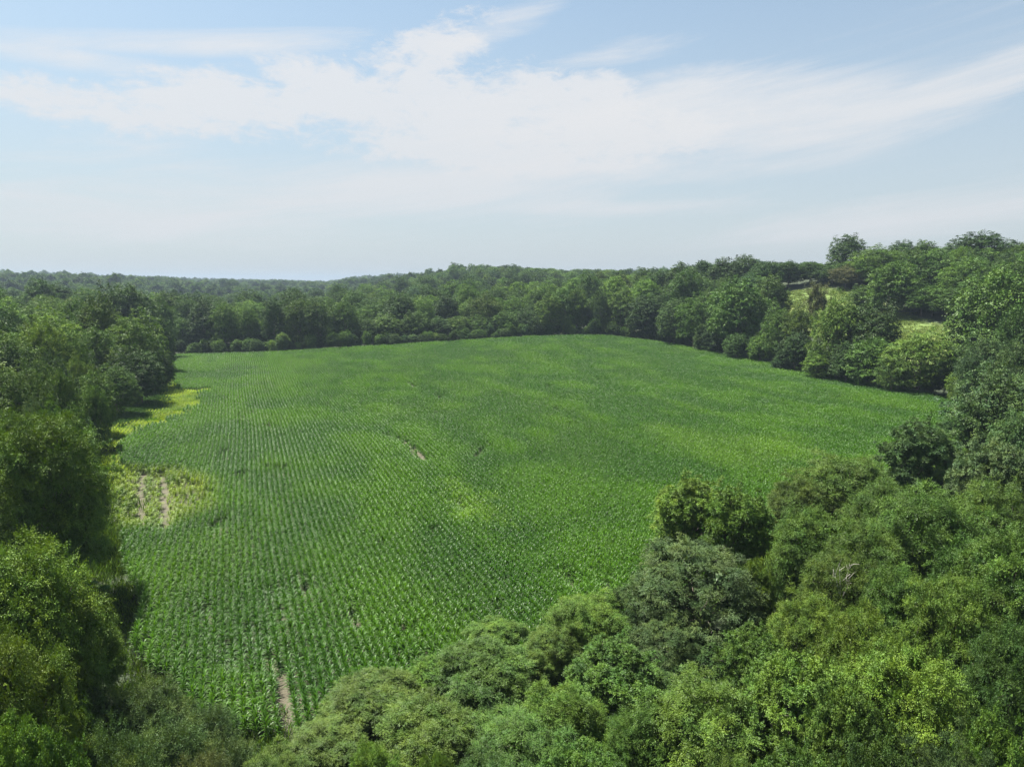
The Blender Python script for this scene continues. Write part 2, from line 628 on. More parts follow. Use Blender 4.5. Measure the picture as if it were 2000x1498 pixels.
def trunk_mesh(name, seed, sk, h, rad, n_tw, mat, sides=6):
    lobes, lr, sc, sr, sd, sl = sk
    r = np.random.default_rng(seed + 200)
    tb = Tubes(sides)
    top = np.array([r.normal() * 0.25, r.normal() * 0.25, h * 0.72])
    n = 7
    tz = np.linspace(0, 1, n)
    pts = tz[:, None] * top[None, :] + np.stack([np.sin(tz * 4 + seed) * rad * 0.7, np.cos(tz * 3 + seed) * rad * 0.7, 0 * tz], 1)
    pts[0, 2] = -0.4
    tb.add(pts, rad * (1.0 - 0.75 * tz) * (1 + 0.5 * np.exp(-tz * 14)))
    for i, (c, lrad) in enumerate(zip(lobes, lr)):
        z0 = np.clip(c[2] * r.uniform(0.35, 0.65), 0.12 * h, 0.66 * h)
        f = z0 / top[2]
        b = np.array([np.interp(f, tz, pts[:, k]) for k in range(3)])
        m = b + (c - b) * 0.5 + np.array([0, 0, -0.08 * np.linalg.norm(c - b)]) + r.normal(size=3) * 0.12 * lrad
        u = np.linspace(0, 1, 5)[:, None]
        crv = (1 - u) ** 2 * b + 2 * u * (1 - u) * m + u * u * c
        r0 = rad * 0.42 * (1 - 0.4 * f)
        tb.add(crv, r0 * (1 - 0.75 * u[:, 0]), 5)
        idx = np.where(sl == i)[0]
        for j in idx[:n_tw]:
            e = sc[j]
            mm = c + (e - c) * 0.5 + r.normal(size=3) * 0.1 * lrad
            tb.add(np.array([c, mm, e]), r0 * np.array([0.3, 0.2, 0.08]), 4)
    return tb.mesh(name, mat)


# ------------------------------------------------------------------ tree kinds
#               K   spray  leaf   width  droop flat spread
STY = {
    'frond':   (11, 0.95, 0.23, 0.095, 0.24, 0.55, 0.95),
    'spray':   (9, 0.75, 0.17, 0.085, 0.16, 0.30, 0.80),
    'willow':  (10, 0.55, 0.17, 0.058, 0.36, 0.70, 0.50),
    'broad':   (8, 0.50, 0.19, 0.135, 0.20, 0.60, 0.95),
    'scrub':   (6, 0.40, 0.10, 0.060, 0.10, 0.90, 0.80),
    'mid':     (5, 0.85, 0.42, 0.30, 0.25, 0.50, 0.80),
    'midfine': (6, 0.80, 0.34, 0.20, 0.40, 0.60, 0.80),
    'cedar':   (5, 0.60, 0.30, 0.16, -0.2, 1.60, 0.50),
    'sparse':  (5, 0.60, 0.24, 0.15, 0.20, 0.60, 0.80),
    'far':     (3, 0.80, 0.70, 0.55, 0.20, 0.60, 0.80),
}
KINDS = {}


def make_kind(key, seed, w, h, zb, n_lobe, n_sub, style, per_sub, rad, n_tw=3, shape='round', leafm=None, sides=6, near=False):
    sk = crown_skeleton(seed, w, h, zb, n_lobe, n_sub, shape, 1.25, 70, (0.20, 0.34), (0.58, 0.96)) if near else crown_skeleton(seed, w, h, zb, n_lobe, n_sub, shape)
    cm = crown_mesh('crown_' + key, seed, sk, STY[style], per_sub, leafm or M_LEAF)
    tm = trunk_mesh('trunk_' + key, seed, sk, h, rad, n_tw, M_BARK, sides)
    co = np.empty(len(cm.vertices) * 3, np.float32)
    cm.vertices.foreach_get('co', co)
    co = co.reshape(-1, 3)
    real_w = (np.percentile(co[:, 0], 99.6) - np.percentile(co[:, 0], 0.4) + np.percentile(co[:, 1], 99.6) - np.percentile(co[:, 1], 0.4)) / 2
    KINDS[key] = dict(crown=cm, trunk=tm, w=real_w, h=float(np.percentile(co[:, 2], 99.8)))


make_kind('frond1', 11, 12, 11.5, 1.5, 26, 10, 'frond', 27, 0.26, near=True)
make_kind('frond2', 12, 12, 13.0, 1.5, 28, 10, 'frond', 26, 0.28, shape='vase', near=True)
make_kind('spray1', 21, 12, 10.0, 1.0, 27, 11, 'spray', 34, 0.22, near=True)
make_kind('spray2', 22, 12, 11.0, 1.0, 28, 11, 'spray', 33, 0.22, shape='vase', near=True)
make_kind('willow1', 31, 12, 11.0, 1.0, 26, 11, 'willow', 34, 0.24, near=True)
make_kind('broad1', 41, 12, 11.5, 1.0, 27, 11, 'broad', 34, 0.26, near=True)
make_kind('broad2', 42, 12, 12.5, 1.2, 26, 11, 'broad', 34, 0.28, shape='vase', near=True)
make_kind('scrub1', 51, 6, 4.0, 0.3, 12, 14, 'scrub', 22, 0.07, n_tw=14)
make_kind('mid1', 61, 14, 17, 1.5, 18, 16, 'mid', 11, 0.30, 1)
make_kind('mid2', 62, 14, 19, 1.5, 20, 15, 'mid', 10, 0.32, 1)
make_kind('mid3', 63, 14, 16, 1.2, 22, 15, 'midfine', 11, 0.30, 1)
make_kind('mid4', 64, 14, 18, 2.0, 16, 17, 'midfine', 11, 0.30, 1, shape='vase')
make_kind('mid5', 65, 14, 14, 0.8, 20, 15, 'mid', 10, 0.28, 1)
make_kind('cedar1', 71, 5, 11, 0.3, 22, 9, 'cedar', 10, 0.15, 0, shape='cone')
make_kind('sparse1', 72, 10, 14, 4.5, 10, 8, 'sparse', 6, 0.16, 6, shape='vase')
print('kinds done', sum(len(k['crown'].polygons) * 2 + len(k['trunk'].polygons) * 2 for k in KINDS.values()))

# ------------------------------------------------------------------ the ground sheet
rad_ = np.concatenate([[0.0], np.geomspace(4, 38, 24), np.linspace(40, 470, 230), np.geomspace(478, 9000, 110)])
angs = np.concatenate([np.radians(np.arange(-50, 50, 0.32)), np.radians(np.linspace(50, 310, 88)[:-1])])
if len(angs) % 2:
    angs = np.delete(angs, -1)
rr, aa = np.meshgrid(rad_[1:], angs, indexing='ij')
gx = np.concatenate([[0.0], (rr * np.sin(aa)).ravel()])
gy = np.concatenate([[0.0], (rr * np.cos(aa)).ravel()])
gz = T(gx, gy)
na, nr = len(angs), len(rad_) - 1
ii, jj = np.meshgrid(np.arange(nr - 1), np.arange(na), indexing='ij')
q = np.stack([1 + ii * na + jj, 1 + ii * na + (jj + 1) % na, 1 + (ii + 1) * na + (jj + 1) % na, 1 + (ii + 1) * na + jj], -1).reshape(-1, 4)
q = q[:, ::-1]
j = np.arange(0, na, 2)
cap = np.stack([np.zeros_like(j), 1 + (j + 2) % na, 1 + (j + 1) % na, 1 + j], 1)
gm = quads_mesh('ground', np.stack([gx, gy, gz], 1), np.concatenate([q, cap]), M_GROUND, smooth=True)
f_in = in_poly(gx, gy, FIELD)
f_d = poly_dist(gx, gy, FIELD)
for nm, val in (('field', np.where(f_in, np.clip((f_d - 1.6) / 1.5, 0, 1), 0.0)), ('pasture', pasture_mask(gx, gy)), ('far', sstep(np.hypot(gx, gy), 700, 1800))):
    a = gm.attributes.new(nm, 'FLOAT', 'POINT')
    a.data.foreach_set('value', val.astype(np.float32))
ground = bpy.data.objects.new('ground', gm)
ground['kind'] = 'structure'
ground['label'] = 'rolling ground under the field, meadow and woods'
col.objects.link(ground)


# ------------------------------------------------------------------ scatter helper (uncountable things only)
def scatter(name, pts, rotz, scl, idx, tint, protos, label, category, tilt=None):
    me = bpy.data.meshes.new(name)
    n = len(pts)
    me.vertices.add(n)
    me.vertices.foreach_set('co', np.ascontiguousarray(pts, np.float32).ravel())
    rot = np.zeros((n, 3), np.float32)
    rot[:, 2] = rotz
    if tilt is not None:
        rot[:, :2] = tilt
    for nm, ty, dat, key in (('rot', 'FLOAT_VECTOR', rot, 'vector'), ('scl', 'FLOAT_VECTOR', np.asarray(scl, np.float32), 'vector'), ('tint', 'FLOAT_VECTOR', np.asarray(tint, np.float32), 'vector')):
        a = me.attributes.new(nm, ty, 'POINT')
        a.data.foreach_set(key, np.ascontiguousarray(dat, np.float32).ravel())
    a = me.attributes.new('idx', 'INT', 'POINT')
    a.data.foreach_set('value', np.ascontiguousarray(idx, np.int32))
    ob = bpy.data.objects.new(name, me)
    col.objects.link(ob)
    pc = bpy.data.collections.new(name + '_kinds')
    for i, pm in enumerate(protos):
        po = bpy.data.objects.new('%s_kind_%02d' % (name, i), pm)
        pc.objects.link(po)
    ng = bpy.data.node_groups.new(name + '_scatter', 'GeometryNodeTree')
    ng.interface.new_socket('Geometry', in_out='INPUT', socket_type='NodeSocketGeometry')
    ng.interface.new_socket('Geometry', in_out='OUTPUT', socket_type='NodeSocketGeometry')
    gi = ng.nodes.new('NodeGroupInput')
    go = ng.nodes.new('NodeGroupOutput')
    ip = ng.nodes.new('GeometryNodeInstanceOnPoints')
    ci = ng.nodes.new('GeometryNodeCollectionInfo')
    ci.inputs['Collection'].default_value = pc
    ci.inputs['Separate Children'].default_value = True
    ci.inputs['Reset Children'].default_value = True
    ip.inputs['Pick Instance'].default_value = True

    def na_(nm, ty):
        x = ng.nodes.new('GeometryNodeInputNamedAttribute')
        x.data_type = ty
        x.inputs[0].default_value = nm
        return x.outputs[0]
    e2r = ng.nodes.new('FunctionNodeEulerToRotation')
    ng.links.new(na_('rot', 'FLOAT_VECTOR'), e2r.inputs[0])
    ng.links.new(gi.outputs[0], ip.inputs['Points'])
    ng.links.new(ci.outputs[0], ip.inputs['Instance'])
    ng.links.new(na_('idx', 'INT'), ip.inputs['Instance Index'])
    ng.links.new(e2r.outputs[0], ip.inputs['Rotation'])
    ng.links.new(na_('scl', 'FLOAT_VECTOR'), ip.inputs['Scale'])
    ng.links.new(ip.outputs[0], go.inputs[0])
    md = ob.modifiers.new('scatter', 'NODES')
    md.node_group = ng
    ob['kind'] = 'stuff'
    ob['label'] = label
    ob['category'] = category
    return ob


# ------------------------------------------------------------------ corn
def corn_plant_arrays(r, h, n_leaf, seg, x0, y0):
    """one maize plant: a stalk and arching strap leaves; returns quads verts and lv"""
    vs_, lv_ = [], []
    w = 0.016
    az0 = r.uniform(0, math.pi)
    lean = r.normal(size=2) * 0.05
    # stalk as two crossed thin tapered blades of a prism (4 sides)
    b = np.array([x0, y0, -0.05])
    t = np.array([x0 + lean[0], y0 + lean[1], h * 0.80])
    for k in range(4):
        a1, a2 = k * math.pi / 2, (k + 1) * math.pi / 2
        p1 = np.array([math.cos(a1), math.sin(a1), 0]) * w
        p2 = np.array([math.cos(a2), math.sin(a2), 0]) * w
        vs_.append([b + p1, b + p2, t + p2 * 0.5, t + p1 * 0.5])
        lv_.append(0.35)
    for i in range(n_leaf):
        f = i / (n_leaf - 1)
        z0 = h * (0.14 + 0.64 * f)
        a = az0 + (i % 2) * math.pi + r.normal() * 0.45
        L = h * (0.34 + 0.24 * math.sin(f * math.pi)) * r.uniform(0.8, 1.2) * (1.0 if f < 0.85 else 0.8)
        up0 = 0.9 + 0.55 * f + r.normal() * 0.12          # start angle above horizontal
        bend = (2.3 - 1.15 * f) * r.uniform(0.75, 1.25)
        wd = h * 0.046 * r.uniform(0.8, 1.2)
        d = np.array([math.cos(a), math.sin(a), 0.0])
        s = np.array([-math.sin(a), math.cos(a), 0.0])
        p = np.array([x0 + lean[0] * f, y0 + lean[1] * f, z0])
        rows = []
        tw = r.normal() * 0.35
        for k in range(seg + 1):
            u = k / seg
            th = up0 - bend * u ** 1.2
            ww = wd * (0.65 + 0.6 * u if u < 0.4 else max(0.04, 1.0 - ((u - 0.4) / 0.6) ** 1.6)) * 0.5
            sd = s * math.cos(tw * u) + np.array([0, 0, 1.0]) * math.sin(tw * u)
            rows.append((p - sd * ww, p + sd * ww))
            p = p + (d * math.cos(th) + np.array([0, 0, math.sin(th)])) * (L / seg)
        lvv = np.clip(0.30 + 0.35 * f + r.normal() * 0.16, 0, 1)
        for k in range(seg):
            vs_.append([rows[k][0], rows[k][1], rows[k + 1][1], rows[k + 1][0]])
            lv_.append(lvv)
    return vs_, lv_


def corn_chunk(name, seed, length, spacing, h, n_leaf, seg, mat, jitter=0.06, miss=0.05):
    r = np.random.default_rng(seed)
    V, LV = [], []
    n = int(round(length / spacing))
    for i in range(n):
        if n > 1 and r.random() < miss:
            continue
        v, l = corn_plant_arrays(r, h * r.uniform(0.86, 1.12), n_leaf, seg, r.normal() * jitter, (i + 0.5 - n / 2) * spacing + r.normal() * 0.03 if n > 1 else 0.0)
        V += v
        LV += l
    v = np.array(V).reshape(-1, 3)
    return quads_mesh(name, v, np.arange(len(v)).reshape(-1, 4), mat, face_attr=np.array(LV))


CORN_H = 1.75
near_ch = [corn_chunk('corn_near_%d' % i, 300 + i, 1.0, 0.17, CORN_H, 11, 5, M_CORN) for i in range(8)]
far_ch = [corn_chunk('corn_far_%d' % i, 330 + i, 2.0, 0.20, CORN_H, 9, 3, M_CORN) for i in range(6)]
short_ch = [corn_chunk('corn_short_%d' % i, 350 + i, 1.0, 0.22, CORN_H * 0.62, 8, 4, M_CORN, miss=0.2) for i in range(4)]
single = [corn_chunk('corn_plant_%d' % i, 370 + i, 0.19, 0.19, CORN_H, 10, 5, M_CORN_O) for i in range(8)]

ROW_AZ = math.atan2(*pix_dir(462, 548)[:2])
rd = np.array([math.sin(ROW_AZ), math.cos(ROW_AZ)])      # along the rows
rn = np.array([math.cos(ROW_AZ), -math.sin(ROW_AZ)])     # across the rows
uu = FX * rn[0] + FY * rn[1]
vv = FX * rd[0] + FY * rd[1]
u_rows = np.arange(math.floor(uu.min()), uu.max(), 0.76)
P = []
for u in u_rows:
    v = np.arange(math.floor(vv.min()), vv.max(), 1.0)
    P.append(np.stack([np.full_like(v, u), v], 1))
P = np.concatenate(P)


def wave(u, v):
    # rows bend gently where the planter followed the slope
    return 0.8 * np.sin(v / 34.0 + 0.4) * sstep(-u, 10, 60) + 0.35 * np.sin(v / 21.0 + u / 40)


pu = P[:, 0] + wave(P[:, 0], P[:, 1])
cx = pu * rn[0] + P[:, 1] * rd[0]
cyy = pu * rn[1] + P[:, 1] * rd[1]
edge_n = 1.2 * np.sin(cx / 5.3) * np.sin(cyy / 4.1) + 0.8 * np.sin(cx / 2.1 + cyy / 3.3)
ins = in_poly(cx, cyy, FIELD) & (poly_dist(cx, cyy, FIELD) > 1.0 + 0.6 * edge_n)
P, cx, cyy = P[ins], cx[ins], cyy[ins]
ppx, ppy = to_pix(cx, cyy, T(cx, cyy))
dist = np.hypot(cx, cyy)


def vnoise(x, y, s, seed):
    """smooth value noise"""
    r = np.random.default_rng(seed)
    g = r.random((256, 256))
    xf, yf = x / s + 500.37, y / s + 500.71
    xi, yi = np.floor(xf).astype(int), np.floor(yf).astype(int)
    tx, ty = xf - xi, yf - yi
    tx, ty = tx * tx * (3 - 2 * tx), ty * ty * (3 - 2 * ty)
    a = g[xi % 256, yi % 256]
    b = g[(xi + 1) % 256, yi % 256]
    c = g[xi % 256, (yi + 1) % 256]
    d = g[(xi + 1) % 256, (yi + 1) % 256]
    return (a * (1 - tx) + b * tx) * (1 - ty) + (c * (1 - tx) + d * tx) * ty


def area(px_list):
    return [at(*p_) for p_ in px_list]


YELLOW = area([(190, 940), (193, 845), (226, 828), (264, 806), (290, 786), (318, 770), (332, 750), (354, 745), (350, 764), (398, 768), (392, 790), (360, 818), (330, 828), (285, 838), (258, 862), (238, 900), (226, 960), (196, 965)])
WEEDY = area([(214, 828), (224, 806), (262, 782), (300, 776), (318, 788), (286, 806), (258, 830), (232, 838)])
PALE = area([(205, 1030), (205, 950), (230, 930), (330, 935), (392, 960), (380, 1010), (320, 1032), (240, 1035)])
STREAK1 = area([(862, 952), (888, 950), (955, 988), (1015, 1032), (985, 1034), (905, 1014)])
STREAK2 = area([(1290, 845), (1400, 868), (1530, 872), (1560, 905), (1430, 915), (1330, 880)])

jx = cx + 5.0 * (vnoise(cx, cyy, 5.0, 21) - 0.5) + 3.0 * (rng.random(len(cx)) - 0.5)
jy = cyy + 7.0 * (vnoise(cx, cyy, 5.0, 22) - 0.5) + 4.0 * (rng.random(len(cx)) - 0.5)
yl = in_poly(jx, jy, YELLOW)
wd_ = in_poly(jx, jy, WEEDY)
pa = in_poly(jx, jy, PALE)
s1 = np.clip(np.where(in_poly(jx, jy, STREAK1), 1, -1) * poly_dist(jx, jy, STREAK1) / 4 + 0.5, 0, 1)
s2 = np.clip(1 - poly_dist(cx, cyy, STREAK2) / 7, 0, 1) * (~in_poly(cx, cyy, STREAK2)) + in_poly(cx, cyy, STREAK2)

# bare strips: washed-out wheel tracks and gaps (pixel segment, half width in metres)
BARE = [((318, 935), (321, 1045), 0.75), ((277, 930), (276, 1032), 0.70), ((290, 818), (288, 832), 0.6), ((318, 815), (313, 830), 0.6),
        ((534, 1178), (546, 1238), 0.34), ((546, 1310), (566, 1462), 0.42), ((784, 866), (830, 908), 1.5), ((760, 862), (775, 866), 0.6), ((944, 884), (928, 902), 1.2),
        ((893, 996), (908, 1010), 0.45), ((1108, 1140), (1120, 1165), 0.5), ((445, 1290), (450, 1330), 0.35), ((590, 1150), (596, 1175), 0.4),
        ((690, 1210), (700, 1250), 0.4), ((206, 860), (215, 900), 0.5), ((225, 860), (218, 890), 0.4), ((800, 755), (815, 765), 0.8), ((1165, 745), (1180, 752), 0.9), ((855, 780), (862, 786), .8),
        ((512, 1260), (532, 1330), 0.25), ((1180, 1150), (1190, 1170), 0.6)]
bare = np.zeros(len(cx), bool)
thin = np.zeros(len(cx))
for a, b, hw in BARE:
    A, B = at(*a), at(*b)
    dx, dy = B[0] - A[0], B[1] - A[1]
    t = np.clip(((cx - A[0]) * dx + (cyy - A[1]) * dy) / (dx * dx + dy * dy + 1e-9), 0, 1)
    dd = np.hypot(cx - A[0] - t * dx, cyy - A[1] - t * dy)
    bare |= (dd < hw * (0.4 + 0.5 * rng.random(len(cx)))) & ((rng.random(len(cx)) > 0.18) | (hw in (0.75, 0.70)))
    thin = np.maximum(thin, np.clip(1.6 - dd / (hw + 0.7), 0, 1))
row_n = vnoise(P[:, 0], P[:, 1], 9.0, 3) * 0.5 + vnoise(P[:, 0] * 3.2, P[:, 1], 16.0, 4) * 0.5
pat_n = vnoise(cx, cyy, 3.0, 5)
big_n = vnoise(cx, cyy, 40.0, 6)
bare |= (rng.random(len(cx)) < 0.004) | ((pat_n > 0.93) & (vnoise(cx, cyy, 25, 8) > 0.62))
bare |= yl & (vnoise(P[:, 0] * 4, P[:, 1], 4.0, 9) > 0.72)
# along the field: shorter where thin, dark holes in places
hs = 0.92 + 0.18 * row_n + 0.10 * (big_n - 0.5) - 0.25 * thin
hs = np.where(pa, hs * 0.78, hs)
green = np.array([0.076, 0.196, 0.010])
lite = np.array([0.125, 0.250, 0.018])
dark = np.array([0.044, 0.134, 0.010])
yell = np.array([0.32, 0.46, 0.036])
weed = np.array([0.050, 0.135, 0.025])
m1 = sstep(row_n * 0.65 + big_n * 0.35, 0.36, 0.66)[:, None]
tint = dark * (1 - m1) + green * m1 + 0.15 * (lite - green) * sstep(vnoise(P[:, 0] * 2.2, P[:, 1], 28, 12), 0.45, 0.8)[:, None]
st = np.clip(np.maximum(s1, 0.5 * s2), 0, 1)[:, None] * (0.55 + 0.6 * row_n[:, None])
tint = tint + (lite * 1.2 - tint) * np.clip(st, 0, 1)
left_l = sstep(-P[:, 0], 15, 60)[:, None] * 0.25
tint = tint + (lite - tint) * left_l * sstep(row_n, 0.3, 0.7)[:, None]
pal = (np.clip(1 - poly_dist(cx, cyy, PALE) / 4, 0, 1) * (~pa) + pa)[:, None] * (0.35 + 0.65 * vnoise(P[:, 0] * 5, P[:, 1], 6, 13)[:, None])
tint = tint + (np.array([0.22, 0.32, 0.03]) - tint) * np.clip(pal, 0, 1)
ymix = np.where(yl, 0.45 + 0.55 * sstep(vnoise(cx, cyy, 6, 14), 0.25, 0.6), 0)[:, None]
tint = tint + (yell - tint) * ymix
tint = np.where(wd_[:, None], weed, tint)
tint *= 0.69 * rng.uniform(0.88, 1.12, (len(cx), 1))

keep = ~bare
near_m = dist < 150 + 70 * ((np.sin(np.floor(P[:, 1] / 2) * 12.9898 + P[:, 0] * 78.233) * 43758.5453) % 1.0)
# the 300 plants that show largest stand singly: nearest rows
front = keep & near_m & ~yl & (ppx > 330) & (ppx < 640) & (ppy > 1345) & (ppy < 1460)
fo = np.where(front)[0]
fo = fo[np.argsort(dist[fo])][:60]
front = np.zeros(len(cx), bool)
front[fo] = True
short = keep & (yl | wd_ | (pa & (rng.random(len(cx)) < 0.6)))
stunted = bare & (rng.random(len(cx)) < 0.18)
hs = np.where(stunted, hs * rng.uniform(0.4, 0.8, len(cx)), hs)
nearc = keep & near_m & ~short & ~front
short = short | stunted
alt = (np.round(P[:, 1]).astype(int) % 2) == 0
farc = keep & ~near_m & ~short & alt
sel = np.concatenate([np.where(nearc)[0], np.where(farc)[0], np.where(short)[0]])
kind_i = np.concatenate([rng.integers(0, 8, nearc.sum()), 8 + rng.integers(0, 6, farc.sum()), 14 + rng.integers(0, 4, short.sum())])
flip = rng.integers(0, 2, len(sel)) * math.pi
zz = T(cx[sel], cyy[sel])
hsel = np.where(wd_[sel], 1.25, hs[sel])
corn = scatter('corn_crop', np.stack([cx[sel], cyy[sel], zz], 1), -ROW_AZ + flip + rng.normal(size=len(sel)) * 0.03, np.stack([np.where(short[sel], 1.4, 1.0), np.ones(len(sel)), hsel], 1),
               kind_i, tint[sel], near_ch + far_ch + short_ch, 'dense green corn crop in long rows across the whole field', 'corn')
print('corn chunks', len(sel))
k = 0
for i in fo:
    for j in range(5):
        if k >= 300 or rng.random() < 0.04:
            continue
        off = (j - 2) * 0.19
        x, y = cx[i] + rd[0] * off + rng.normal() * 0.03, cyy[i] + rd[1] * off + rng.normal() * 0.03
        ob = bpy.data.objects.new('corn_plant', single[rng.integers(0, 8)])
        ob.location = (x, y, float(T(x, y)))
        ob.rotation_euler = (0, 0, rng.uniform(0, 6.28))
        s_ = hs[i] * rng.uniform(0.9, 1.1)
        ob.scale = (s_, s_, s_)
        ob.color = (*tint[i], 1)
        ob['label'] = 'glossy green corn plant in the nearest rows beside the bare soil strip'
        ob['category'] = 'corn plant'
        ob['group'] = 'corn plants standing in the nearest rows'
        col.objects.link(ob)
        k += 1

# ------------------------------------------------------------------ trees that can be told apart
TINT = {
    'dark':   (0.042, 0.084, 0.018), 'deep': (0.052, 0.102, 0.020), 'green': (0.076, 0.142, 0.022), 'fresh': (0.096, 0.170, 0.024),
    'bright': (0.118, 0.196, 0.026), 'yellow': (0.116, 0.186, 0.026), 'olive': (0.084, 0.136, 0.021), 'grey': (0.076, 0.130, 0.038),
    'silver': (0.100, 0.150, 0.060), 'brown': (0.112, 0.128, 0.048), 'dull': (0.082, 0.128, 0.040), 'blue': (0.052, 0.104, 0.034),
}
TINT = {k: tuple(0.78 * c * m for c, m in zip(v, (0.92, 1.0, 1.0))) for k, v in TINT.items()}
tree_n = 0
TREE_XY = []


def tree(kind, x, y, w, h, tint, label, category='tree', group=None, name=None, rz=None):
    """a tree standing at x, y with crown width w and height h"""
    global tree_n
    tree_n += 1
    K = KINDS[kind]
    z = float(T(x, y))
    e = bpy.data.objects.new(name or 'tree', None)
    e.empty_display_size = 0.5
    e.location = (x, y, z - 0.05)
    e.rotation_euler = (0, 0, rng.uniform(0, 6.283) if rz is None else rz)
    sxy = w / K['w']
    e.scale = (sxy, sxy * rng.uniform(0.92, 1.08), h / K['h'])
    col.objects.link(e)
    c = bpy.data.objects.new('crown', K['crown'])
    t = bpy.data.objects.new('trunk', K['trunk'])
    base = np.array(TINT[tint]) * rng.uniform(0.9, 1.1)
    c.color = (*(base * rng.uniform(0.95, 1.05, 3)), 1)
    for o_ in (c, t):
        o_.parent = e
        col.objects.link(o_)
    e['label'] = label
    e['category'] = category
    if group:
        e['group'] = group
    TREE_XY.append((x, y, w / 2))
    return e


def tree_px(px, py_top, d, wpx, kind, tint, label, category='tree', group=None, name=None):
    x, y = at_d(px, d, py_top + 0.35 * wpx)
    w = wpx / FPX * math.hypot(x, y) * math.cos(math.atan2(x, y))
    h = max(top_h(px, py_top, d) - float(T(x, y)), 1.5) * (1.09 if d > 110 else 1.0)
    return tree(kind, x, y, w, h, tint, label, category, group, name)


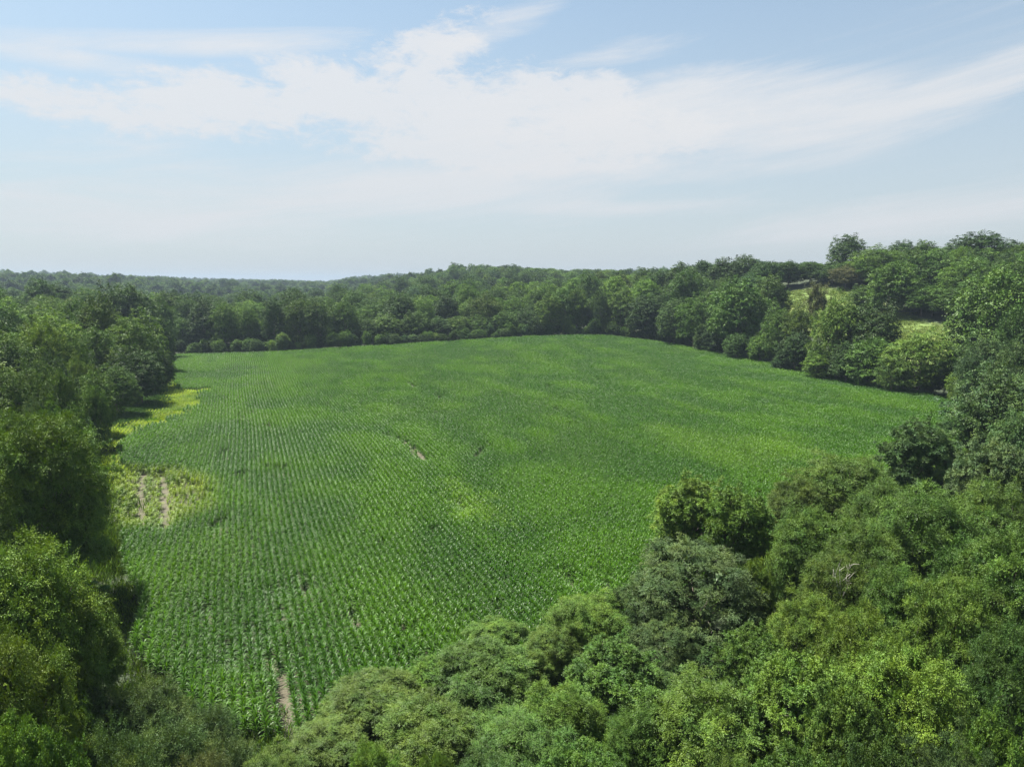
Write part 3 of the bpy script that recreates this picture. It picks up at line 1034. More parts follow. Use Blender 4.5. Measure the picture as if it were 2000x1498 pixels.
G_L = 'trees crowding the left side of the field'
G_N = 'trees and bushes of the near woodland edge'
G_R = 'trees on the right-hand hillside'
G_E = 'trees along the right edge of the field'
NEAR = [
    # left foreground
    (80, 800, 86, 205, 'frond2', 'fresh', 'tall dark tree at left standing out against the corn, trunk in shade'),
    (35, 1062, 56, 280, 'frond1', 'bright', 'spreading tree with drooping sprays below the tall dark tree at left'),
    (165, 1185, 62, 135, 'frond1', 'bright', 'low tree with drooping sprays reaching over the corn at left'),
    (5, 1222, 44, 230, 'frond2', 'bright', 'bright yellow green tree in the bottom left corner'),
    (85, 1300, 47, 130, 'broad2', 'bright', 'small bright green tree in front of the low shaded tree at left'),
    (30, 1400, 38, 230, 'broad1', 'fresh', 'leafy tree cut off by the bottom left corner of the picture'),
    (105, 1120, 78, 150, 'broad1', 'deep', 'shaded dark tree under the tall dark tree at left'),
    # bottom centre
    (1150, 1162, 60, 150, 'spray1', 'yellow', 'yellow green rounded tree jutting farthest into the corn at bottom centre'),
    (1232, 1135, 63, 110, 'willow1', 'grey', 'grey green tree just right of the yellow green one by the corn'),
    (968, 1212, 61, 115, 'willow1', 'fresh', 'low feathery olive bush leaning into the corn at bottom centre'),
    (1075, 1225, 57, 120, 'spray2', 'olive', 'olive bush between the feathery bush and the yellow green tree'),
    (940, 1268, 52, 190, 'frond2', 'green', 'broad olive tree below the feathery bush at bottom centre'),
    (1205, 1258, 50, 190, 'broad2', 'green', 'leafy green tree with dark hollows below the yellow green tree'),
    (850, 1288, 53, 125, 'broad1', 'fresh', 'small olive tree at the corn edge left of the broad olive tree'),
    (735, 1330, 51, 185, 'frond1', 'olive', 'feathery olive bush at the corn edge right of the soil strip'),
    (835, 1385, 44, 230, 'frond1', 'olive', 'dull olive tree at the bottom centre edge of the picture'),
    (1020, 1395, 42, 230, 'spray2', 'green', 'dark green tree with deep gaps at the bottom middle'),
    (1095, 1345, 45, 170, 'frond1', 'fresh', 'bright green tree above the dark gap at bottom middle'),
    (728, 1448, 39, 110, 'frond2', 'bright', 'bright frond-leaved sapling poking up at the bottom edge'),
    (850, 1474, 38, 80, 'frond1', 'bright', 'second smaller frond-leaved sapling at the bottom edge'),
    (640, 1412, 47, 170, 'spray2', 'olive', 'olive bush at the foot of the bare soil strip'),
    (535, 1462, 44, 130, 'spray1', 'olive', 'low olive bush left of the soil strip at the bottom edge'),
    (1235, 1385, 42, 130, 'spray2', 'green', 'small green tree over the dark gap at bottom centre right'),
    (1140, 1462, 37, 210, 'broad1', 'green', 'leafy green tree cut by the bottom edge right of centre'),
    (960, 1475, 37, 180, 'spray2', 'deep', 'dark tree cut by the bottom edge at centre'),
    # right foreground
    (1800, 832, 118, 130, 'broad2', 'grey', 'grey green tree with dark hollow where field meets right woods'),
    (1945, 858, 100, 150, 'broad1', 'silver', 'pale silvery tree at the right picture edge above the near woods'),
    (1640, 885, 98, 175, 'spray1', 'olive', 'wide olive tree on the near field edge at right'),
    (1560, 925, 92, 120, 'spray2', 'olive', 'smaller olive tree left of the wide olive tree by the field'),
    (1725, 930, 88, 130, 'spray2', 'green', 'green tree right of the wide olive tree, behind the canopy'),
    (1810, 948, 78, 210, 'spray1', 'green', 'broad green tree in the middle of the right-hand near woods'),
    (1930, 930, 84, 160, 'spray2', 'olive', 'olive tree below the pale silvery tree at right'),
    (1345, 928, 84, 140, 'broad2', 'bright', 'upright light leaved tree at the corn edge, left of its twin'),
    (1440, 948, 80, 130, 'broad2', 'fresh', 'upright light leaved tree at the corn edge, right of its twin'),
    (1350, 1048, 64, 260, 'willow1', 'grey', 'large rounded grey green willow-like tree right of the corn'),
    (1590, 990, 75, 150, 'spray1', 'green', 'fine-leaved green tree behind the bare branches at right'),
    (1690, 1010, 70, 150, 'spray2', 'green', 'fine-leaved tree right behind the bare branches'),
    (1480, 1088, 64, 85, 'broad1', 'yellow', 'small yellow green treetop right of the grey willow-like tree'),
    (1640, 1080, 62, 150, 'spray1', 'olive', 'tree with pale bare dead branches showing in its crown'),
    (1750, 1095, 60, 160, 'spray2', 'green', 'green tree right of the one with bare branches'),
    (1860, 1118, 57, 180, 'spray1', 'fresh', 'fresh green tree with outstretched sprays near the right edge'),
    (1955, 1030, 66, 200, 'frond2', 'green', 'tree with long dark shaded flank at the right edge'),
    (1580, 1150, 57, 150, 'spray2', 'bright', 'bright green tree below the one with bare branches'),
    (1475, 1222, 54, 130, 'broad2', 'green', 'narrow green tree in shade below the grey willow-like tree'),
    (1300, 1200, 58, 150, 'willow1', 'grey', 'lower grey green tree in front of the large willow-like tree'),
    (1560, 1282, 45, 260, 'broad1', 'fresh', 'large fresh green tree at bottom right of centre'),
    (1770, 1268, 46, 240, 'frond1', 'yellow', 'olive yellow tree with fan-like sprays at bottom right'),
    (1680, 1190, 53, 150, 'frond1', 'bright', 'tree with hanging sprays above the large fresh green tree'),
    (1360, 1332, 43, 230, 'frond2', 'fresh', 'layered fresh green tree at the bottom right of centre'),
    (1940, 1385, 41, 150, 'broad2', 'fresh', 'green tree in the bottom right corner above the grey one'),
    (1865, 1418, 38, 200, 'willow1', 'grey', 'grey green tree cut by the bottom right corner'),
    (1650, 1335, 42, 180, 'broad1', 'green', 'leafy tree between the fresh green and olive yellow trees'),
    (1715, 1440, 36, 200, 'broad1', 'deep', 'dark leafy tree at the bottom edge right of centre'),
    (1560, 1455, 36, 200, 'broad2', 'green', 'leafy tree at the bottom edge below the large fresh green tree'),
    (1430, 1465, 36, 160, 'spray2', 'olive', 'olive tree cut by the bottom edge, below the layered tree'),
    (1985, 1200, 52, 160, 'spray2', 'deep', 'dark tree half cut off by the right picture edge'),
]
for px, pt, d, wpx, kd, tn, lb in NEAR:
    cat = 'bush' if 'bush' in lb else ('sapling' if 'sapling' in lb else 'tree')
    t_ = tree_px(px, pt, d, wpx * 1.12, kd, tn, lb, cat, G_N, name={'bush': 'leafy_bush', 'sapling': 'sapling'}.get(cat, 'broadleaf_tree'))
    if 'pale bare dead branches' in lb:
        DEAD_TREE = t_
        t_.rotation_euler = (0, 0, 0)

SCRUB = [(200, 1335, 54, 130, 'dull', 'dull green scrub bush under the shaded tree at bottom left'), (300, 1325, 54, 130, 'dull', 'grey brown scrub bush at the near left corner of the corn'),
         (400, 1372, 50, 120, 'dull', 'twiggy brown scrub bush beside the first corn rows'), (330, 1400, 48, 150, 'dull', 'brownest twiggy scrub bush at bottom left'),
         (220, 1408, 46, 150, 'grey', 'grey green scrub bush at bottom left, below the dull green one'), (140, 1380, 49, 130, 'deep', 'dark low scrub beside the yellow green corner tree'),
         (440, 1430, 46, 120, 'dull', 'scrub bush at the bottom edge left of the olive bush'), (270, 1465, 42, 150, 'dull', 'scrub bush cut by the bottom edge at left'),
         (390, 1468, 43, 130, 'brown', 'brown twiggy scrub cut by the bottom edge at left')]
for px, pt, d, wpx, tn, lb in SCRUB:
    tree_px(px, pt, d, wpx * 1.15, 'scrub1', tn, lb, 'shrub', 'scrub at the near left corner', 'scrub_bush')

MID = [
    # left side, roughly far to near
    (8, 630, 210, 70, 'mid2', 'deep', 'dark tree at the left picture edge below the hazy ridge'), (110, 590, 300, 95, 'mid3', 'fresh', 'broad pale rounded tree on the far left rise'),
    (60, 606, 290, 80, 'mid1', 'green', 'rounded tree left of the broad pale tree on the far left rise'), (150, 600, 280, 70, 'mid5', 'green', 'green tree between the broad pale tree and the tall pointed one'),
    (192, 592, 250, 78, 'mid2', 'olive', 'tall pointed olive tree in the left woods'), (228, 566, 330, 85, 'mid1', 'deep', 'dark twin-topped tree behind the tall olive tree, its left half'),
    (262, 570, 335, 85, 'mid2', 'deep', 'dark twin-topped tree behind the tall olive tree, its right half'), (316, 586, 345, 45, 'mid4', 'green', 'slender tree at the corner where left woods meet the far row'),
    (260, 617, 240, 105, 'mid3', 'fresh', 'big pale domed tree at the left edge of the field'), (312, 626, 285, 48, 'mid1', 'deep', 'dark tree right of the big pale domed tree'),
    (186, 648, 225, 75, 'mid1', 'green', 'green tree below the tall pointed olive tree'), (84, 648, 195, 85, 'mid5', 'yellow', 'yellowish domed tree in the left woods'),
    (56, 640, 215, 60, 'mid1', 'olive', 'olive tree just behind the yellowish domed tree'), (130, 628, 240, 70, 'mid3', 'green', 'rounded green tree behind and right of the yellowish domed tree'),
    (150, 664, 195, 62, 'mid3', 'green', 'green tree right of the yellowish domed tree'), (218, 688, 220, 52, 'mid1', 'fresh', 'small fresh green crown in the left woods beside the dark hollow'),
    (272, 692, 212, 80, 'mid1', 'dark', 'dark wide tree overhanging the field edge at left'), (318, 695, 245, 42, 'mid5', 'deep', 'dark bushy tree at the far left corner of the corn'),
    (226, 716, 196, 76, 'mid3', 'green', 'rounded tree with lit top beside the yellow weeds at left'), (185, 733, 172, 68, 'mid1', 'fresh', 'tree with bright fringe left of the rounded one by the weeds'),
    (185, 764, 158, 50, 'mid5', 'fresh', 'leaning tree with bright edge near the dark weed patch'), (150, 700, 180, 55, 'mid4', 'bright', 'pale slender tree in the middle of the left woods'),
    (106, 702, 168, 60, 'mid2', 'grey', 'greyish tree left of the pale slender tree'), (30, 724, 142, 115, 'mid3', 'green', 'wide drooping tree at the left picture edge'),
    (78, 712, 152, 80, 'mid4', 'green', 'upright green tree right of the wide drooping tree'), (118, 735, 142, 66, 'mid1', 'green', 'tree above the grey green bush in the left woods'),
    (62, 790, 118, 62, 'mid3', 'silver', 'grey green bushy tree with silvery leaves at left'), (100, 793, 116, 70, 'mid4', 'fresh', 'tree right of the silvery one in the left woods'),
    (140, 800, 122, 58, 'mid1', 'green', 'tree at the field edge above the tall dark tree at left'), (15, 800, 108, 90, 'broad1', 'fresh', 'leafy tree at the left edge behind the tall dark tree'),
    (105, 826, 104, 100, 'frond1', 'fresh', 'tree with drooping sprays just behind the tall dark tree'), (20, 680, 175, 80, 'mid1', 'deep', 'shaded tree at the left edge above the wide drooping tree'),
    (264, 757, 209, 20, 'mid5', 'yellow', 'small bright bush at the field edge beside the dark wide tree'),
    # right edge of the field
    (1320, 590, 345, 66, 'mid1', 'deep', 'dark tree in the right field edge just after the far corner'), (1236, 592, 392, 62, 'mid5', 'deep', 'rounded tree closing the gap at the far right corner of the field'), (1262, 585, 362, 70, 'mid2', 'dark', 'dark tall tree at the far right corner of the field'),
    (1355, 580, 335, 75, 'mid3', 'green', 'greyish green tree left of the tall pale-fringed tree'), (1440, 556, 318, 100, 'mid2', 'green', 'tall broad tree with lit fringes midway along the right edge'),
    (1506, 543, 345, 66, 'mid1', 'green', 'rounded tree standing clear in front of the meadow'), (1524, 602, 292, 66, 'mid3', 'green', 'grey green tree in front of the meadow'),
    (1562, 602, 286, 58, 'mid4', 'olive', 'olive tree left of the thin brown tree'), (1640, 583, 262, 90, 'mid3', 'fresh', 'pale left half of the large rounded tree pair'),
    (1700, 602, 262, 110, 'mid1', 'dark', 'dark right half of the large rounded tree pair'), (1705, 668, 248, 105, 'mid5', 'green', 'low spreading tree in front of the dark rounded tree'),
    (1797, 650, 240, 120, 'mid3', 'yellow', 'wide yellow green tree casting its shadow on the field corner'), (1872, 680, 240, 56, 'mid1', 'deep', 'dark tree just right of the wide yellow green tree'),
    (1606, 690, 258, 62, 'mid5', 'fresh', 'light green shrubby tree at the field edge below the olive tree'), (1485, 660, 296, 50, 'mid5', 'fresh', 'pale shrubby tree at the right field edge'),
    (1440, 655, 302, 50, 'mid1', 'deep', 'dark bushy tree below the tall broad tree'), (1400, 640, 318, 50, 'mid1', 'dark', 'dark bushy tree at the foot of the tall broad tree'),
    (1655, 672, 252, 60, 'mid1', 'dark', 'dark shrubby tree under the large rounded pair'), (1745, 700, 236, 60, 'mid3', 'green', 'low green tree left of the wide yellow green tree'),
    (1555, 655, 275, 60, 'mid2', 'dark', 'dark upright tree below the olive tree by the field'),
    # hillside
    (1654, 464, 425, 60, 'mid1', 'deep', 'tall round-headed tree rising alone above the skyline'), (1716, 485, 385, 95, 'mid4', 'fresh', 'yellow green tree right of the tall skyline tree'),
    (1762, 475, 425, 55, 'mid2', 'deep', 'dark skyline tree right of the yellow green hill tree'), (1804, 474, 425, 48, 'mid1', 'green', 'green skyline tree left of the big dark one'),
    (1912, 460, 385, 110, 'mid2', 'dark', 'big dark tree topping the skyline near the right edge'), (1985, 478, 400, 70, 'mid1', 'deep', 'skyline tree at the right picture edge'),
    (1845, 486, 410, 60, 'mid1', 'green', 'smaller skyline tree left of the big dark one'), (1808, 495, 355, 100, 'mid1', 'deep', 'round dark hillside tree with lit left rim'),
    (1748, 520, 338, 90, 'mid5', 'green', 'rounded hillside tree above the meadow strip'), (1878, 510, 336, 88, 'mid3', 'fresh', 'pale rounded tree halfway up the hillside'),
    (1800, 556, 332, 76, 'mid4', 'green', 'layered tree at the upper edge of the meadow strip'), (1853, 564, 326, 70, 'mid1', 'green', 'tree below the pale rounded hillside tree'),
    (1952, 540, 262, 165, 'mid1', 'green', 'very large tree at the right edge of the hillside'), (1986, 615, 226, 80, 'mid5', 'deep', 'dark tree at the right edge below the very large tree'),
    (1908, 632, 262, 66, 'mid5', 'deep', 'dark bushy tree at the lower end of the meadow strip'), (1922, 658, 214, 90, 'mid3', 'grey', 'grey green tree on the slope right of the meadow'),
    (1898, 692, 205, 52, 'mid4', 'blue', 'slender bluish tree at the right corner of the field'), (1985, 665, 186, 80, 'mid3', 'grey', 'grey tree at the right picture edge above the domed tree'),
    (1955, 725, 152, 150, 'mid3', 'grey', 'large domed grey green tree at the right edge of the field'), (1652, 522, 392, 55, 'mid4', 'brown', 'brownish tree at the left end of the hillside'),
    (1905, 790, 150, 70, 'mid1', 'deep', 'dark bushy tree at the foot of the domed grey tree'), (1690, 560, 350, 60, 'mid1', 'green', 'green tree right of the brownish hill tree'),
    (1985, 800, 128, 90, 'mid3', 'grey', 'grey green tree at the right edge above the silvery one'),
]
for px, pt, d, wpx, kd, tn, lb in MID:
    g = G_L if px < 340 else (G_R if d > 300 and px > 1600 or px > 1730 and 'field' not in lb else G_E)
    cat = 'bush' if lb.startswith('small bright bush') else 'tree'
    tree_px(px, pt, d, wpx * 1.12, kd, tn, lb, cat, g, 'leafy_bush' if cat == 'bush' else 'broadleaf_tree')
tree_px(1597, 556, 300, 52, 'sparse1', 'brown', 'thin brownish half-bare tree in front of the meadow', 'tree', G_E, 'half_bare_tree')
tree_px(1822, 578, 330, 32, 'cedar1', 'dark', 'dark conical evergreen beside the upper meadow strip', 'evergreen', G_R, 'conical_evergreen')
tree_px(1370, 638, 322, 32, 'cedar1', 'dull', 'conical evergreen at the foot of the greyish green tree', 'evergreen', G_E, 'conical_evergreen')
tree_px(1530, 690, 277, 44, 'cedar1', 'blue', 'bluish conical evergreen at the right edge of the corn', 'evergreen', G_E, 'conical_evergreen')

bx_, by_ = at(1200, 661)
tree_px(1199, 634, math.hypot(bx_, by_) + 5, 34, 'mid5', 'deep', 'small dark bush at the far right tip of the corn', 'bush', G_E, 'leafy_bush')

# bare limbs in the crown of one tree
tb = Tubes(5)
rD = np.random.default_rng(5)
for k in range(5):
    a = rD.uniform(0, 6.28)
    b = np.array([-0.6 + 0.3 * math.cos(a), -2.2 + 0.3 * math.sin(a), KINDS['spray1']['h'] * 0.74])
    e = b + np.array([math.cos(a) * rD.uniform(0.6, 1.5), -abs(math.sin(a)) * rD.uniform(0.6, 1.5), rD.uniform(1.7, 3.0)])
    m = (b + e) / 2 + rD.normal(size=3) * 0.22
    tb.add([b, m, e], [0.055, 0.04, 0.012])
    for j in range(3):
        f = rD.uniform(0.45, 0.95)
        s0 = b + (e - b) * f
        v1 = rD.normal(size=3) * 0.3 + np.array([0, 0, 0.15])
        tb.add([s0, s0 + v1, s0 + v1 * 2 + rD.normal(size=3) * 0.15], [0.025, 0.018, 0.008], 4)
db = bpy.data.objects.new('bare_branch', tb.mesh('bare_branch', M_DEAD))
db['label'] = 'pale bare dead branches'
db.parent = DEAD_TREE
col.objects.link(db)

# row of trees along the far edge of the corn, counted from the left
ORD = ('first second third fourth fifth sixth seventh eighth ninth tenth eleventh twelfth thirteenth fourteenth fifteenth sixteenth seventeenth eighteenth nineteenth twentieth '
       'twenty-first twenty-second twenty-third twenty-fourth twenty-fifth twenty-sixth twenty-seventh twenty-eighth').split()
row = []
pxs = np.linspace(352, 1215, 20)
for i, px in enumerate(pxs):
    px = px + rng.uniform(-9, 9)
    ybase = np.interp(px, [340, 550, 700, 1000, 1150, 1215], [692, 688, 677, 660, 655, 658])
    x, y = at(px, ybase + 2)
    d = math.hypot(x, y) + rng.uniform(7, 11)
    ytop = np.interp(px, [340, 450, 600, 800, 1000, 1100, 1215], [622, 606, 610, 604, 600, 590, 580]) + rng.uniform(-20, 20)
    row.append((px, ytop, d))
for i, (px, ytop, d) in enumerate(row):
    tree_px(px, ytop, d, rng.uniform(46, 70), ['mid1', 'mid2', 'mid5', 'mid3', 'mid2'][i % 5], ['green', 'deep', 'fresh', 'green', 'deep', 'fresh', 'green'][i % 7],
            '%s tree from the left in the shaded row along the far field edge' % ORD[i], 'tree', 'row of trees along the far edge of the corn', 'broadleaf_tree')
# dark row along the back of the meadow
pxs = np.linspace(1290, 1625, 9)
for i, px in enumerate(pxs):
    ytop = np.interp(px, [1290, 1340, 1440, 1500, 1560, 1610, 1630], [532, 521, 504, 514, 519, 514, 524]) + rng.uniform(-4, 4)
    tree_px(px, ytop, 415 + rng.uniform(-12, 12), rng.uniform(58, 74), ['mid1', 'mid2', 'mid5'][i % 3], ['dark', 'deep', 'dark'][i % 3],
            '%s tree from the left in the dark row behind the meadow' % ORD[i], 'tree', 'dark row of trees behind the meadow', 'broadleaf_tree')
print('named trees', tree_n)

# ------------------------------------------------------------------ woods: what is too far to count
txy = np.array(TREE_XY)
far_kinds = []
for i, (w, h, zb, shp) in enumerate(((11, 17, 1, 'round'), (12, 15, 1, 'round'), (10, 19, 1, 'vase'), (12, 17, 1, 'round'), (11, 16, 1, 'vase'), (9, 15, 1, 'round'))):
    sk = crown_skeleton(400 + i, w, h, zb, 16, 10, shp, 0.9, 30)
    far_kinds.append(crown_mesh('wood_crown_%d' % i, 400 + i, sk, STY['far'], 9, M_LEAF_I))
mid_wood = []
for i, (w, h, st_, shp) in enumerate(((13, 17, 'mid', 'round'), (13, 19, 'midfine', 'vase'), (12, 18, 'mid', 'vase'), (14, 16, 'midfine', 'round'))):
    sk = crown_skeleton(440 + i, w, h, 1.0, 18, 14, shp)
    mid_wood.append(crown_mesh('wood_mid_%d' % i, 440 + i, sk, STY[st_], 12, M_LEAF_I))


def leftw_all(x, y):
    return x < -(36 + (y - 64) * 0.455) - 4


def wood_points(r0, r1, step, a0, a1):
    r_ = np.arange(r0, r1, step)
    out = []
    for rr_ in r_:
        n = max(1, int((a1 - a0) * rr_ / step))
        a_ = a0 + (np.arange(n) + rng.random(n) * 0.9) / n * (a1 - a0)
        rj = rr_ + rng.uniform(-0.45, 0.45, n) * step
        out.append(np.stack([rj * np.sin(a_), rj * np.cos(a_)], 1))
    return np.concatenate(out)


A0, A1 = R(-47), R(47)
wp = np.concatenate([wood_points(34, 130, 6.5, A0, A1), wood_points(130, 420, 10, A0, A1), wood_points(420, 900, 12, A0, A1), wood_points(900, 1700, 13.5, R(-42), R(42)), wood_points(1700, 3400, 18, R(-41), R(41))])
wx, wy = wp[:, 0], wp[:, 1]
wr = np.hypot(wx, wy)
ok = ~in_poly(wx, wy, FIELD) & (poly_dist(wx, wy, FIELD) > np.where(wr < 130, 7.0, 11.0))
ok &= pasture_mask(wx, wy) < 0.02
s_h = hill_s(wx, wy)
# open view over the meadow between the field-edge trees
bpx, bpy_ = to_pix(wx, wy, T(wx, wy))
ok &= ~((bpx > 1500) & (bpx < 1900) & (wr > 205) & (wr < 400) & (s_h < 80))
ok &= ~((s_h > -6) & (s_h < 9) & (wy > 170) & (wy < 440))
for cx_, cy_, cr in TREE_XY:
    ok &= (np.hypot(wx - cx_, wy - cy_) > 0.62 * cr + 2.5) | (wr < 130)
wx, wy, wr = wx[ok], wy[ok], wr[ok]
sc_ = rng.uniform(0.65, 1.4, len(wx)) * np.where(wr > 1700, 1.55, np.where(wr > 900, 1.2, 1.0))
hh = sc_ * rng.uniform(0.72, 1.28, len(wx))
# near growth stays below the individually built trees
nearw = wr < 135
leftw = (wx < -(36 + (wy - 64) * 0.455))
hh = np.where(nearw, rng.uniform(0.14, 0.27, len(wx)) * np.where(leftw, 1.2, 1.0), hh)
sc_ = np.where(nearw, rng.uniform(0.4, 0.65, len(wx)), sc_)
right_near = (wr < 240) & (wx > 60)
hh = np.where(right_near & ~nearw, hh * 0.6, hh)
hh = np.where((wr >= 135) & (wr < 300) & leftw, hh * 0.85, hh)
hh = np.where((wx > 90) & (wy > 360) & (wy < 1000), hh * 0.6, hh)
# the canopy follows the lie of the ridges seen against the sky
rp, _ = to_pix(wx, wy, T(wx, wy) + 12)
cap_y = np.interp(rp, [0, 100, 200, 400, 640, 700, 800, 890, 1000, 1100, 1240, 1440, 1500, 1640, 1700, 1800, 2000], [527, 530, 535, 545, 551, 540, 524, 518, 521, 529, 528, 506, 512, 514, 496, 484, 482]) + rng.gamma(1.4, 5.0, len(wx)) - 3
cb = (749 - cap_y) / FPX
tan_el = (-math.sin(R(PITCH)) + cb * math.cos(R(PITCH))) / np.hypot((rp - 1000) / FPX, math.cos(R(PITCH)) + cb * math.sin(R(PITCH)))
h_max = (CAM_Z + tan_el * wr - T(wx, wy)) / 17.5
hh = np.where(h_max < hh, np.maximum(h_max, 0.3), hh)
# shrubby fringe where the woods meet the corn at the far and right-hand edges and at left
ex, ey = [], []
for i in range(len(FIELD)):
    (ax, ay), (bx, by) = FIELD[i], FIELD[(i + 1) % len(FIELD)]
    L_ = math.hypot(bx - ax, by - ay)
    if math.hypot((ax + bx) / 2, (ay + by) / 2) < 135:
        continue
    n = int(L_ / 2.2)
    t = (np.arange(n) + rng.random(n)) / max(n, 1)
    nx_, ny_ = -(by - ay) / L_, (bx - ax) / L_
    if in_poly(np.array([(ax + bx) / 2 + nx_]), np.array([(ay + by) / 2 + ny_]), FIELD)[0]:
        nx_, ny_ = -nx_, -ny_
    o_ = rng.uniform(3.0, 7.5, n)
    ex.append(ax + (bx - ax) * t + nx_ * o_)
    ey.append(ay + (by - ay) * t + ny_ * o_)
ex, ey = np.concatenate(ex), np.concatenate(ey)
wx, wy = np.concatenate([wx, ex]), np.concatenate([wy, ey])
wr = np.hypot(wx, wy)
es = rng.uniform(0.22, 0.42, len(ex))
sc_, hh = np.concatenate([sc_, es * 1.15]), np.concatenate([hh, es * rng.uniform(0.8, 1.5, len(ex))])
kinds_i = np.where(wr < 900, rng.integers(0, 4, len(wx)), 4 + rng.integers(0, 6, len(wx)))
pal_ = np.array([TINT[k] for k in ('deep', 'green', 'deep', 'green', 'dark', 'fresh', 'olive', 'blue', 'grey', 'bright')])
pw = rng.choice(len(pal_), len(wx), p=[.22, .22, .12, .12, .08, .09, .06, .05, .025, .015])
wt_ = pal_[pw] * rng.uniform(0.68, 1.42, (len(wx), 1))
wt_ = np.where((wr < 130)[:, None], np.array(TINT['dark']) * 0.85, wt_)  # near undergrowth tinted darker: shade of the gaps painted into its colour
wpx_, wpy_ = to_pix(wx, wy, T(wx, wy) + 17 * hh)
sidx = (wr > 135) & (hh > 0.5) & (wpx_ > 10) & (wpx_ < 1990) & (wpy_ > 480) & (wpy_ < 1400)
sidx[-len(ex):] = False
promoted = np.zeros(len(wx), bool)
xl_ = -(36 + (wy - 64) * 0.455)
for zone, cap_, lab_, grp_ in ((leftw_all(wx, wy) & (wr < 420), 45, 'leafy tree packed into the woods behind the left edge of the field', 'trees filling the woods behind the left field edge'),
                               ((wy > 350) & (wpx_ > 330) & (wpx_ < 1230) & (wr < 520), 42, 'leafy tree in the ranks just behind the far row of trees', 'trees in the ranks behind the far row'),
                               ((wpx_ > 1230) & (wr < 560), 34, 'leafy tree packed into the woods on the right-hand hillside', 'trees filling the hillside woods')):
    c_ = np.where(sidx & zone & ~promoted)[0]
    c_ = c_[np.argsort(wr[c_])][:cap_]
    promoted[c_] = True
    for i in c_:
        t_ = tree(['mid1', 'mid2', 'mid3', 'mid4', 'mid5'][rng.integers(0, 5)], wx[i], wy[i], 13.5 * sc_[i], 17.5 * hh[i], 'green', lab_, 'tree', grp_, 'broadleaf_tree')
        t_.children[0].color = (*wt_[i], 1)
keep_w = ~promoted
n_edge = len(ex)
wx, wy, wr, sc_, hh, kinds_i, wt_ = [v[keep_w] for v in (wx, wy, wr, sc_, hh, kinds_i, wt_)]
deep = wr > 250
deep[-n_edge:] = False
for nm, lab, m in (('far_woods', 'distant woods covering the hills and valley to the horizon', deep), ('wood_undergrowth', 'dense undergrowth filling the gaps below the nearer trees', ~deep)):
    scatter(nm, np.stack([wx[m], wy[m], T(wx[m], wy[m]) - 0.3], 1), rng.uniform(0, 6.283, m.sum()), np.stack([sc_[m], sc_[m], hh[m]], 1), kinds_i[m], wt_[m], mid_wood + far_kinds, lab, 'woods' if 'far' in nm else 'undergrowth')
print('wood instances', len(wx))

# ------------------------------------------------------------------ grass and weeds
def tuft(name, seed, n, h, spread):
    r = np.random.default_rng(seed)
    a = r.uniform(0, 6.283, n)
    rad = spread * np.sqrt(r.random(n))
    b = np.stack([rad * np.cos(a), rad * np.sin(a), np.zeros(n) - 0.02], 1)
    d = norm(np.stack([r.normal(size=n) * 0.45, r.normal(size=n) * 0.45, np.ones(n)], 1))
    nn = norm(np.stack([np.cos(a + 1), np.sin(a + 1), r.normal(size=n) * 0.3], 1))
    v = leaf_quads(b, d, nn, h * r.uniform(0.5, 1.2, n), np.full(n, h * 0.10), 0.05)
    return quads_mesh(name, v, np.arange(len(v)).reshape(-1, 4), M_LEAF_I, face_attr=r.random(n))


tufts = [tuft('tuft_%d' % i, 500 + i, 70, 0.55, 0.9) for i in range(4)]
gxx = rng.uniform(60, 330, 60000)
gyy = rng.uniform(170, 460, 60000)
kk = rng.random(60000) < pasture_mask(gxx, gyy)
gxx, gyy = gxx[kk], gyy[kk]
pn_ = vnoise(gxx, gyy, 14, 31)
gt = np.array([0.115, 0.185, 0.045]) * (1 - pn_[:, None]) + np.array([0.155, 0.215, 0.06]) * pn_[:, None]
gs = rng.uniform(0.7, 1.3, len(gxx)) * (0.6 + 0.8 * vnoise(gxx, gyy, 6, 32))
scatter('meadow_grass', np.stack([gxx, gyy, T(gxx, gyy)], 1), rng.uniform(0, 6.28, len(gxx)), np.stack([gs * 1.5, gs * 1.5, gs], 1), rng.integers(0, 4, len(gxx)), gt, tufts, 'pale green meadow grass on the right-hand slope', 'grass')
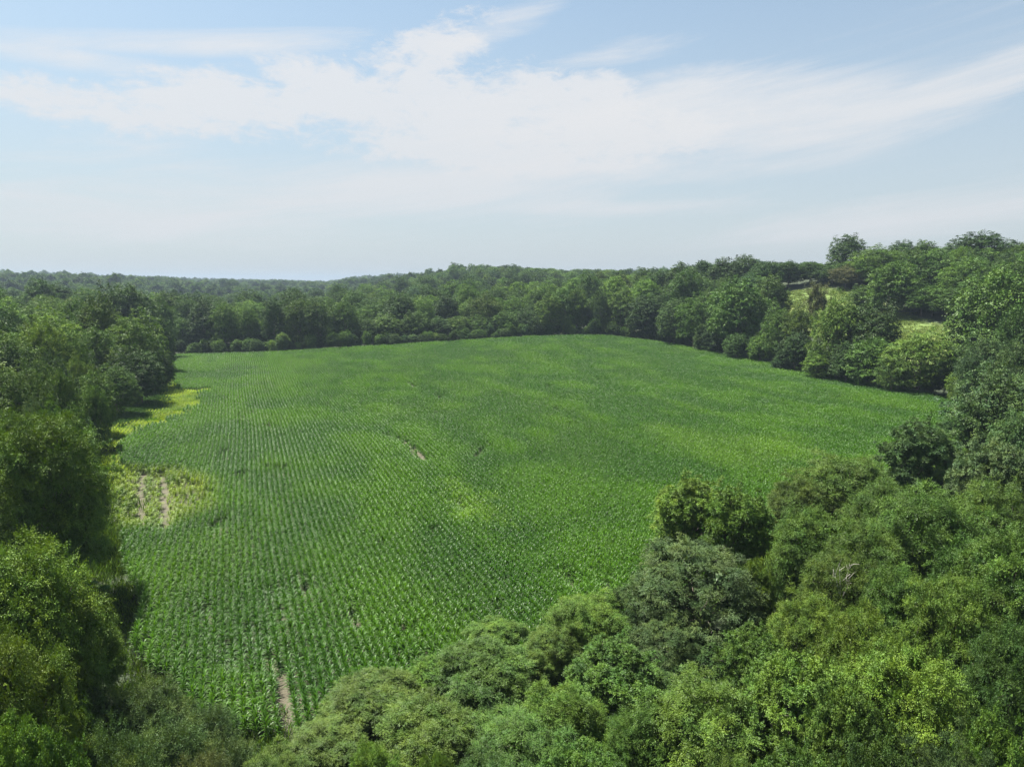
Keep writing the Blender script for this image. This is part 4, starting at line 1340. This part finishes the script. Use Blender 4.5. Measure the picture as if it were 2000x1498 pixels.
# weeds along the margins of the field
mx_, my_ = [], []
for i in range(len(FIELD)):
    ax, ay = FIELD[i]
    bx, by = FIELD[(i + 1) % len(FIELD)]
    n = int(math.hypot(bx - ax, by - ay) * 5)
    t = rng.random(n)
    mx_.append(ax + (bx - ax) * t + rng.normal(size=n) * 1.6)
    my_.append(ay + (by - ay) * t + rng.normal(size=n) * 1.6)
mx_, my_ = np.concatenate(mx_), np.concatenate(my_)
mt = np.array(TINT['fresh']) * rng.uniform(0.6, 1.3, (len(mx_), 1))
ms = rng.uniform(0.8, 2.6, len(mx_)) * np.where(np.hypot(mx_, my_) < 90, 0.75, 1.0)
for poly, n, c0, c1, smin, smax in ((YELLOW, 26000, (0.14, 0.30, 0.025), (0.32, 0.43, 0.036), 0.8, 1.6), (WEEDY, 12000, (0.04, 0.10, 0.018), (0.055, 0.13, 0.022), 1.4, 2.6)):
    pp = np.array(poly)
    x_ = rng.uniform(pp[:, 0].min(), pp[:, 0].max(), n)
    y_ = rng.uniform(pp[:, 1].min(), pp[:, 1].max(), n)
    k_ = in_poly(x_ + 5.0 * (vnoise(x_, y_, 5.0, 21) - 0.5) + 3.0 * (rng.random(n) - 0.5), y_ + 7.0 * (vnoise(x_, y_, 5.0, 22) - 0.5) + 4.0 * (rng.random(n) - 0.5), poly) & (vnoise(x_ * rn[0] * 5 + y_ * rn[1] * 5, x_ * rd[0] + y_ * rd[1], 4.0, 9) < 0.74)
    x_, y_ = x_[k_], y_[k_]
    f_ = sstep(vnoise(x_, y_, 5.0, 41), 0.25, 0.7)[:, None]
    mx_, my_ = np.concatenate([mx_, x_]), np.concatenate([my_, y_])
    mt = np.concatenate([mt, (np.array(c0) * (1 - f_) + np.array(c1) * f_) * rng.uniform(0.8, 1.15, (len(x_), 1))])
    ms = np.concatenate([ms, rng.uniform(smin, smax, len(x_))])
scatter('margin_weeds', np.stack([mx_, my_, T(mx_, my_)], 1), rng.uniform(0, 6.28, len(mx_)), np.stack([ms, ms, ms], 1), rng.integers(0, 4, len(mx_)), mt, tufts, 'rough green weeds along the margin of the corn field', 'weeds')

# ------------------------------------------------------------------ haze
bm_v = np.array([[x, y, z] for z in (-30, 90) for y in (-9100, 9100) for x in (-9100, 9100)], float)
hm = bpy.data.meshes.new('haze')
hm.from_pydata(bm_v.tolist(), [], [(0, 2, 3, 1), (4, 5, 7, 6), (0, 1, 5, 4), (2, 6, 7, 3), (0, 4, 6, 2), (1, 3, 7, 5)])
M_HAZE, N = new_mat('haze')
pv = N.n.new('ShaderNodeVolumePrincipled')
pv.inputs['Color'].default_value = (0.34, 0.425, 0.53, 1)
pv.inputs['Density'].default_value = 0.00016
pv.inputs['Anisotropy'].default_value = 0.2
oo = N.n.new('ShaderNodeOutputMaterial')
N.l.new(pv.outputs[0], oo.inputs['Volume'])
hm.materials.append(M_HAZE)
haze = bpy.data.objects.new('haze', hm)
haze['kind'] = 'stuff'
haze['label'] = 'thin blue summer haze in the air'
col.objects.link(haze)


print('triangles', sum(len(m.polygons) * 2 for m in bpy.data.meshes))
